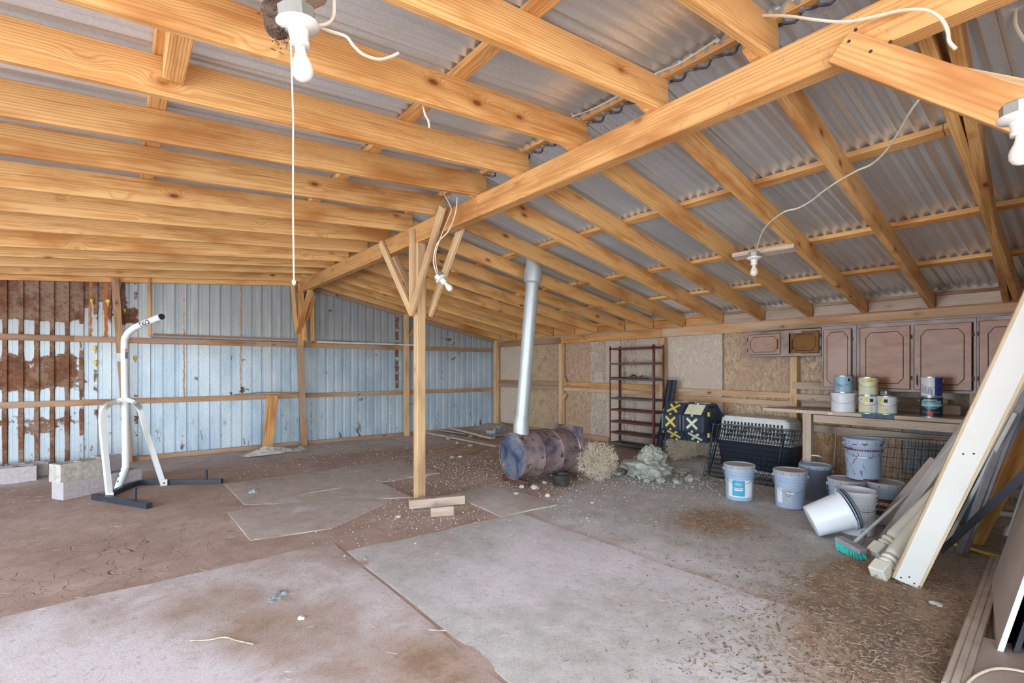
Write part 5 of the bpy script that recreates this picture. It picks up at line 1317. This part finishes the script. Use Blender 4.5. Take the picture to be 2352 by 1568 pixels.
# ================================================================ PAINT CANS ON THE BENCH
def can(label, p, r, h, body, grp=None, bands=(), bh=True, lidm='canmetal', name='paint_can', hy=.5, hside=0):
    t = thing(name, label, 'paint can' if name == 'paint_can' else 'pail', p, group=grp)
    bm = B(); lathe(bm, [(r-.002, 0), (r+.002, .001), (r+.002, .006), (r, .008), (r, h-.010), (r+.002, h-.008), (r+.0025, h), (r-.004, h), (r-.008, h-.006), (r-.016, h-.004), (.001, h-.004)], 36, cap0=True)
    for f in bm.faces:
        z = f.calc_center_median().z
        f.material_index = 0 if .008 < z < h-.010 else 1
    mesh('can_body', bm, [body, lidm], t, True)
    yaw = to_cam(p)
    for (dz, hh, dang, w, m, *txt) in bands:
        f = cylplace(r, r, h, yaw+dang, dz*h, .0009); patch('label_panel', f, w, hh*h, m, t)
    if bh:
        ex = Vector((-math.sin(yaw+hside), math.cos(yaw+hside), 0)); fw_ = Vector((math.cos(yaw+hside), math.sin(yaw+hside), 0)); z0 = h*.78
        pts = [ex*((r+.006)*math.sin(a))+fw_*(math.cos(a)*(r+.006))+Vector((0, 0, z0-h*.33*math.cos(a))) for a in np.linspace(-math.pi/2, math.pi/2, 15)]
        bm = B(); tube(bm, pts, .0016, 5); mesh('bail_handle', bm, 'wire', t)
        for s in (1, -1): bm = B(); c = ex*s*r+Vector((0, 0, z0)); tube(bm, [c, c+ex*s*.008], .008, 8); mesh('handle_ear', bm, 'canmetal', t)
    return t, yaw
def bp(u, v, r):
    p = onX(u, v, 6.115+r); p.z = BZ; return p
pW = bp(1937, 947, .105); t, yw = can('white plastic pail on the workbench, under the light blue can', pW, .112, .205, 'whitepail', lidm='whitepail', name='plastic_pail')
bm = B(); lathe(bm, [(.112, .186), (.121, .188), (.122, .203), (.113, .208), (.001, .206)], 36); mesh('lid', bm, 'whitepail', t, True)
q = pW.copy(); q.z += .209; t, yw = can('light blue paint can standing on the white pail', q, .083, .185, 'canblue')
f = cylplace(.083, .083, .2, yw-.45, .075, .0012); lettering('lettering', 'ULTRA', .026, 'inkgrey', t, f); f = cylplace(.083, .083, .2, yw-.45, .05, .0012); bm = B(); tube(bm, [f(-.014, .008), f(0, -.01), f(.014, .008)], .001, 4); mesh('emblem', bm, 'inkgrey', t)
f = cylplace(.083, .083, .2, yw+.65, .14, .0012); patch('dark_dot', f, .026, .03, 'ink', t, 4)
rC = .083
pA = bp(1994, 951, rC); pB = bp(2038, 951, rC)
ta, ya_ = can('cream and white paint can on the workbench, left one of the lower pair', pA, rC, .19, 'canyellow', bands=((.5, .88, .55, .09, 'canwhite'), (.78, .2, -.2, .025, 'stickyellow'), (.05, .07, 0, .2, 'green')))
f = cylplace(rC, rC, .2, ya_+.35, .14, .0014); patch('dark_dot', f, .032, .034, 'ink', ta, 4); f = cylplace(rC, rC, .2, ya_+.35, .05, .0014); patch('yellow_flower', f, .02, .03, 'stickyellow', ta, 3)
f = cylplace(rC, rC, .2, ya_-.85, .15, .0014); lettering('lettering', 'e-z', .02, 'magenta', ta, f)
tb, yb_ = can('cream and white paint can on the workbench, right one of the lower pair', pB, rC, .19, 'canwhite', bands=((.5, .88, -.6, .08, 'canyellow'), (.78, .2, -.75, .035, 'stickyellow'), (.05, .07, 0, .2, 'green')))
f = cylplace(rC, rC, .2, yb_-.15, .14, .0014); patch('dark_dot', f, .032, .034, 'ink', tb, 4); f = cylplace(rC, rC, .2, yb_-.1, .05, .0014); patch('yellow_flower', f, .026, .022, 'stickyellow', tb, 3)
q = pA+Vector((0, 0, .192)); tc_, yc = can('pale yellow paint can stacked on the left can of the lower pair', q, rC, .19, 'canyellow', bands=((.8, .2, .35, .055, 'stickyellow'), (.03, .05, 0, .22, 'canblue')))
f = cylplace(rC, rC, .2, yc-.25, .15, .0014); bm = B(); tube(bm, [f(.028*math.cos(a), .011*math.sin(a)) for a in np.linspace(0, 6.283, 24)], .0014, 4, False); mesh('oval_emblem', bm, 'magenta', tc_)
f = cylplace(rC, rC, .2, yc+.35, .152, .0016); lettering('lettering', '784', .018, 'inkgrey', tc_, f)
pM = bp(2139, 958, .086)
tm, ym = can('black lettered varnish can with blue band and red seal on the workbench', pM, .088, .20, 'canblack', bands=((.66, .3, 0, .17, 'cyan'), (.82, .13, -.1, .10, 'canblack'), (.17, .16, -.1, .045, 'red')))
f = cylplace(.088, .088, .2, ym-.1, .165, .0022); lettering('lettering', 'MINWAX', .026, 'inkwhite', tm, f)
f = cylplace(.088, .088, .2, ym, .118, .0022); lettering('lettering', 'POLYURETHANE', .0235, 'inkwhite', tm, f)
for zz, ww in ((.095, .10), (.085, .08), (.052, .13)): f = cylplace(.088, .088, .2, ym, zz, .0022); patch('label_band', f, ww, .0022, 'inkwhite', tm, 8)
q = pM+Vector((0, 0, .202)); tn, yn = can('white and navy striped can with blue drips, stacked on the black can', q, rC, .19, 'cannavy', bands=((.5, .98, -.45, .13, 'canwhite'),))
random.seed(9)
for k in range(9): f = cylplace(rC, rC, .2, yn-1.0+k*.13, .045+random.uniform(-.01, .02), .0016); patch('paint_drip', f, random.uniform(.003, .007), random.uniform(.03, .08), 'cannavy', tn, 2)
for k, (u, v, lab, r) in enumerate(((2010, 905, 'small tin with brown lid behind the cream cans', .045), (2034, 905, 'small dark-lidded tin behind the right cream can', .05))):
    p = onX(u, v, 6.58); p.z = BZ; t, _ = can(lab, p, r, .235, 'canmetal', bh=False, name='paint_can')
p = onX(2190, 940, 6.62); bm = B(); abox(bm, (-.06, -.16, 0), (.06, .16, .10), .01); o = mesh('wooden_box', bm, 'weather'); o.location = (p.x, p.y+.1, BZ+.001); tag(o, 'small brown box on the workbench behind the black can', 'box')

# ================================================================ THINGS LEANING AT THE RIGHT
def leanboard(nm, label, b, tpx, Xt, w, h, m, ext=1.0, cat='board', up=(0, 1, 0), back=0.):
    """foot at pixel b on the ground; passes pixel tpx where X = Xt"""
    g = ground(*b); g.z += .01; tt = onX(tpx[0], tpx[1], Xt); e = g+(tt-g)*ext
    if back: g = g+Vector((0, back, 0)); e = e+Vector((0, back, 0))
    o = lumber(nm, g, e, w, h, m, up=up); tag(o, label, cat); return o
def orient(o, p0, p1, face):  # make the wide face look towards 'face'
    pass
camv = lambda p: (Vector((0, 0, CH))-Vector(p)).normalized()
def lb(nm, label, b, tpx, Xt, w, th, m, ext=1.0, cat='board', tw=0., dz=.01):
    g = ground(*b); g.z += dz; tt = onX(tpx[0], tpx[1], Xt); e = g+(tt-g)*ext
    n_ = camv(g.lerp(e, .3)); d = (e-g).normalized(); n_ = (n_-d*n_.dot(d)).normalized()
    if tw: n_ = Quaternion(d, tw) @ n_
    o = lumber(nm, g, e, w, th, m, up=n_)
    if label: tag(o, label, cat)
    return o
# wide white board: a painted face with bare wooden edges
g = lb('white_board', None, (2081, 1343), (2322, 838), 3.66, .122, .012, 'boardwhite', 1.36, tw=.12)
wb = thing('white_board', 'wide white-painted board with bare wood edges leaning across the right side', 'board', g.matrix_world.translation)
wb.rotation_euler = g.matrix_world.to_euler(); g.name = 'painted_face'
L = max(v.co.x for v in g.data.vertices)
mi = g.matrix_world.copy(); g.parent = wb; g.matrix_basis = Matrix.Identity(4)
for s, m, wd in ((1, 'raw', .02), (-1, 'raw', .018)):
    bm = B(); abox(bm, (0.0 if s > 0 else -.05, s*.068-.007, -.042), (L, s*.068+.007, .004), .002); mesh('edge_batten', bm, m, wb)
for (x, y) in ((.06, .0), (.03, .035), (.03, -.035), (.98, .02), (1.0, -.02)):
    for s in (1,):
        bm = B(); tube(bm, [(x, y, .0055), (x, y, .0068)], .0055, 8); mesh('screw_hole', bm, 'ink', wb)
lb('weathered_plank', 'rough weathered plank with nail holes leaning behind the turned columns', (2030, 1240), (2142, 1083), 4.85, .066, .03, 'silver', 1.75, tw=.15)
lb('hardboard_sheet', 'tan hardboard sheet standing behind the broom handle and weathered plank', (2050, 1220), (2150, 1100), 5.35, .26, .01, 'tanpanel', 1.25, tw=-.2)
lb('dusty_board', 'dark dusty grey board leaning just behind the weathered plank', (2060, 1232), (2182, 1062), 5.1, .06, .02, 'greywood', 1.6, tw=.1)
def column(label, b, tpx, Xt, ext=1.):
    g = ground(*b); tt = onX(tpx[0], tpx[1], Xt); d = (tt-g).normalized(); L = (tt-g).length*ext
    t = thing('turned_post', label, 'column', g+Vector((0, 0, .03)), group='turned columns', rot=d.to_track_quat('Z', 'Y').to_euler())
    bm = B(); abox(bm, (-.048, -.048, .0), (.048, .048, .10), .006); mesh('square_foot', bm, 'colwhite', t)
    bm = B(); lathe(bm, [(.03, .10), (.036, .104), (.048, .112), (.050, .122), (.046, .132), (.036, .138), (.036, .146), (.046, .152), (.050, .162), (.047, .172), (.038, .180), (.037, .196), (.044, .206), (.047, .23), (.0465, L*.6), (.042, L)], 30, cap1=True); mesh('turned_shaft', bm, 'colwhite', t, True)
    bm = B(); tube(bm, [(0, 0, .004), (0, 0, -.03)], .005, 6); mesh('dowel_screw', bm, 'wire', t); return t
column('upper turned white column leaning left of the wide white board', (2008, 1284), (2157, 1136), 4.85, 1.5)
column('lower turned white column lying nearest the camera beside the wide white board', (2014, 1330), (2133, 1182), 4.55, 1.6)
column('third turned white column, mostly hidden behind the wide white board', (2052, 1326), (2165, 1180), 4.55, 1.5)
lb('blue_panel', 'bright blue panel standing behind the wide white board', (2225, 1200), (2338, 965), 4.55, .27, .015, 'blue', 1.12, tw=.1)
lb('jamb_board', 'cream board with ragged foam edge directly right of the wide white board', (2120, 1310), (2343, 885), 3.95, .035, .03, 'boardwhite', 1.25, tw=.5)
lb('white_strip', 'thin white strip leaning right of the wide white board', (2174, 1250), (2262, 1080), 4.6, .022, .012, 'boardwhite', 1.6)
lb('grey_trim_board', 'grooved grey-brown trim board, the left one leaning above the yellow hose', (2203, 1270), (2288, 1040), 4.5, .038, .03, 'greyboard', 1.7, tw=.3)
lb('grey_trim_board', 'grooved grey-brown trim board, the right one leaning above the yellow hose', (2217, 1270), (2304, 1040), 4.5, .032, .02, 'greyboard', 1.7, tw=-.3)
lb('timber', 'orange-brown timber leaning at the right edge behind the grey trim boards', (2240, 1248), (2302, 1120), 4.9, .10, .045, 'beam', 2.2)
g0 = ground(2160, 1270); e0 = onX(2352, 1092, 3.75); 
bm = B(); d = (e0-g0).normalized(); P0 = g0+Vector((0, 0, .012)); P1 = e0+(e0-g0)*.5; n_ = camv(g0); n_ = (n_-d*n_.dot(d)).normalized(); s_ = d.cross(n_)
for a, b in ((0, .032), ): 
    vs = [P0+s_*.021, P0-s_*.021, P0-s_*.021-n_*.03, P0+s_*.021-n_*.03]; ve = [v+(P1-P0) for v in vs]; A_ = [bm.verts.new(v) for v in vs]; B_ = [bm.verts.new(v) for v in ve]
    bm.faces.new(A_); bm.faces.new(B_)
    for i in range(4): bm.faces.new((A_[i], B_[i], B_[(i+1) % 4], A_[(i+1) % 4]))
o = mesh('steel_bar', bm, 'steelgrey'); tag(o, 'dark grey square steel bar slanting across the right-hand pile', 'steel bar')
bm = B(); a = ground(2215, 1178)+Vector((0, 0, .03)); b = ground(2338, 1192)+Vector((0, 0, .03)); tube(bm, [a+(a-b)*.3, b+(b-a)*.5], .028, 14); o = mesh('pipe', bm, 'pvc', None, True); tag(o, 'thick white plastic pipe lying on the dark ground behind the leaning boards', 'pipe')
cable('yellow hose lying on the dirt under the leaning boards at right', [ground(2150, 1238)+Vector((0, 0, .012)), ground(2190, 1252)+Vector((0, 0, .012)), ground(2235, 1266)+Vector((0, 0, .012)), ground(2300, 1284)+Vector((0, 0, .012)), ground(2352, 1296)+Vector((0, 0, .012))], .013, 'yellowhose', cat='hose', nm='hose')
bm = B(); a = px(2315, 1226, 3.45); b = px(2349, 1125, 3.5); tube(bm, [a, b, b+(b-a)*1.2], .008, 8); tube(bm, [a-(b-a)*.06, a+(b-a)*.12], .022, 6); tube(bm, [a+(b-a)*.13, a+(b-a)*.18], .016, 6); o = mesh('steel_rod', bm, 'galv', None, True); tag(o, 'steel rod with a hex fitting leaning at the right edge', 'rod')
# leaning tan panel with white foam core edge
a0 = px(2283, 1514, 2.375); a1 = px(2271, 1353, 3.13); rs_ = Vector((.149, -.0864, .396))
A3 = a0+rs_*2.4; A2 = a1+rs_*2.4
bm = B(); fr_ = [bm.verts.new(p) for p in (a0, a1, A2, A3)]; th_ = Vector((.0, -.020, -.006))
bk = [bm.verts.new(p+th_) for p in (a0, a1, A2, A3)]
bm.faces.new(fr_).material_index = 0; bm.faces.new(bk[::-1]).material_index = 2
for i in range(4): bm.faces.new((fr_[i], bk[i], bk[(i+1) % 4], fr_[(i+1) % 4])).material_index = 1
o = mesh('foam_core_panel', bm, ['tanpanel', 'foam', 'blacksheet']); tag(o, 'tan-faced panel with white foam edge leaning at the lower right corner', 'panel')
bm = B(); o0 = Vector((.03, -.05, .0)); g = [a0+o0, a1+o0, a1+o0+rs_*2.2, a0+o0+rs_*2.2]; vs = [bm.verts.new(p) for p in g]; v2 = [bm.verts.new(p+Vector((.01, -.02, 0))) for p in g]
bm.faces.new(vs); bm.faces.new(v2[::-1])
for i in range(4): bm.faces.new((vs[i], v2[i], v2[(i+1) % 4], vs[(i+1) % 4]))
o = mesh('black_sheet', bm, 'blacksheet'); tag(o, 'glossy black sheet behind the foam-edged panel in the lower right corner', 'panel')
bm = B(); abox(bm, (-.02, -.02, 0), (.5, .30, .30), .01); o = mesh('black_bin', bm, 'blacksheet'); o.location = (3.40, .02, gz(3.4, .1)+.02); tag(o, 'black plastic tub showing below the foam-edged panel at the bottom right corner', 'tub')
# metal track and tan sheet on the floor
r0 = ground(2192, 1600); r1 = ground(2292, 1292)
bm = B(); channel(bm, r0+Vector((0, 0, .03)), r1+Vector((0, 0, .03)), .085, .035, .004, (0, 0, -1)); channel(bm, r0+Vector((0, 0, .044)), r1+Vector((0, 0, .044)), .03, .012, .003, (0, 0, -1))
o = mesh('metal_track', bm, 'tandust'); tag(o, 'long dusty tan metal track lying on the dirt along the right edge', 'track')
bm = B(); P = [ground(2236, 1478), ground(2420, 1520), ground(2420, 1640), ground(2205, 1640)]
vs = [bm.verts.new(p+Vector((0, 0, .045))) for p in P]; v2 = [bm.verts.new(p+Vector((0, 0, .0))) for p in P]; bm.faces.new(vs)
for i in range(4): bm.faces.new((vs[i], v2[i], v2[(i+1) % 4], vs[(i+1) % 4]))
o = mesh('hardboard_sheet', bm, 'tanpanel'); tag(o, 'flat dusty tan panel lying on the floor in the lower right corner', 'panel')
cable('white cable curving over the flat tan panel in the lower right corner', [at(u, v, .055) for u, v in ((2215, 1575), (2240, 1552), (2275, 1537), (2310, 1535), (2352, 1542), (2400, 1552))], .0055)

# ================================================================ LITTER ON THE FLOOR
random.seed(11)
def scatter(nm, label, n, m, region, make, cat):
    bm = B(); k = 0; tries = 0
    while k < n and tries < n*30:
        tries += 1; x, y, w = region()
        if random.random() > w: continue
        make(bm, x, y); k += 1
    o = mesh(nm, bm, m); o['kind'] = 'stuff'; tag(o, label, cat); return o
def chip(bm, x, y, lmin=.007, lmax=.055, wf=.16):
    z = gz(x, y)+.010; L = lmin+(lmax-lmin)*random.random()**2.6; a = random.uniform(0, 6.28); w = L*random.uniform(.05, wf)+.0012; ti = random.uniform(-.2, .25)
    d = Vector((math.cos(a), math.sin(a), ti)).normalized(); s = Vector((-math.sin(a), math.cos(a), random.uniform(-.3, .3))).normalized()*w; u = Vector((0, 0, .0012)); c = Vector((x, y, z+random.uniform(0, .004)))
    q = [c-d*L/2-s/2, c+d*L/2-s/3, c+d*L/2+s/2, c-d*L/2+s/2]
    lo = [bm.verts.new(p-u) for p in q]; hi = [bm.verts.new(p+u) for p in q]; bm.faces.new(hi)
    for i in range(4): bm.faces.new((lo[i], lo[(i+1) % 4], hi[(i+1) % 4], hi[i]))
def reg_chips():
    x = random.uniform(1.5, 6.0); y = random.uniform(.25, 3.2)
    w = math.exp(-((x-2.75)/.75)**2-((y-.75)/.55)**2)+.35*math.exp(-((x-3.6)/.7)**2-((y-1.3)/.5)**2)+.25*math.exp(-((x-4.1)/.8)**2-((y-2.3)/.5)**2)+.3*math.exp(-((x-4.3)/.9)**2-((y-.7)/.35)**2)
    return x, y, w
scatter('wood_chips', 'litter of bark chips and straw over the floor in the lower right', 5200, 'straw', reg_chips, chip, 'wood chips')
scatter('wood_chips', 'dark fine bark crumbs among the chips in the lower right', 3400, 'bark', reg_chips, lambda b, x, y: chip(b, x, y, .006, .022, .5), 'wood chips')
def reg_all():
    x = random.uniform(-2, 6.6); y = random.uniform(.6, 9.0); return x, y, .25+.75*math.exp(-((y-7.8)/1.3)**2)
def wisp(bm, x, y):
    z = gz(x, y)+.016; a = random.uniform(0, 6.28); L = random.uniform(.015, .08); c = random.uniform(-.9, .9)
    P = [Vector((x+L*s*math.cos(a+c*s), y+L*s*math.sin(a+c*s), z)) for s in (0, .35, .7, 1)]; tube(bm, P, .0008, 3, False)
scatter('straw', 'thin dry straw stalks strewn over the whole dirt floor', 1100, 'strawpale', reg_all, wisp, 'straw')
def reg_gravel():
    x = random.uniform(1.2, 6.6); y = random.uniform(2.5, 8.8)
    w = math.exp(-((x-3.9)/1.1)**2-((y-5.5)/1.1)**2)+.8*math.exp(-((x-2.35)/.5)**2-((y-4.25)/.45)**2)+.6*math.exp(-((x-4.6)/.7)**2-((y-4.1)/.5)**2)+.5*math.exp(-((x-5.7)/.8)**2-((y-3.0)/.5)**2)+.08
    return x, y, w
scatter('gravel', 'loose pale gravel on the dirt around the drum stove and middle post', 4200, 'gravel', reg_gravel, lambda b, x, y: rock(b, (x, y, gz(x, y)+.008), random.uniform(.003, .008), x*7+y, 1, .7), 'gravel')
scatter('gravel', 'whiter bits of gravel sprinkled around the drum stove', 1100, 'whiterock', reg_gravel, lambda b, x, y: rock(b, (x, y, gz(x, y)+.010), random.uniform(.003, .010), x*7+y, 1, .7), 'gravel')
def twig(label, pts, r=.003, m='strawpale'):
    bm = B(); tube(bm, smoothpts([ground(u, v)+Vector((0, 0, .02)) for u, v in pts], 5), r, 5); o = mesh('twig', bm, m, None, True); tag(o, label, 'twig')
twig('long pale curved twig on the mat in the left foreground', [(436, 1480), (480, 1478), (515, 1472), (545, 1480), (582, 1488)])
twig('thin dark stick lying flat on the plywood left of the middle post', [(680, 1142), (720, 1134), (782, 1124)], .006, 'greywood')
twig('short pale twig on the joint between the two foreground mats', [(984, 1454), (1005, 1456), (1024, 1456)], .0025)
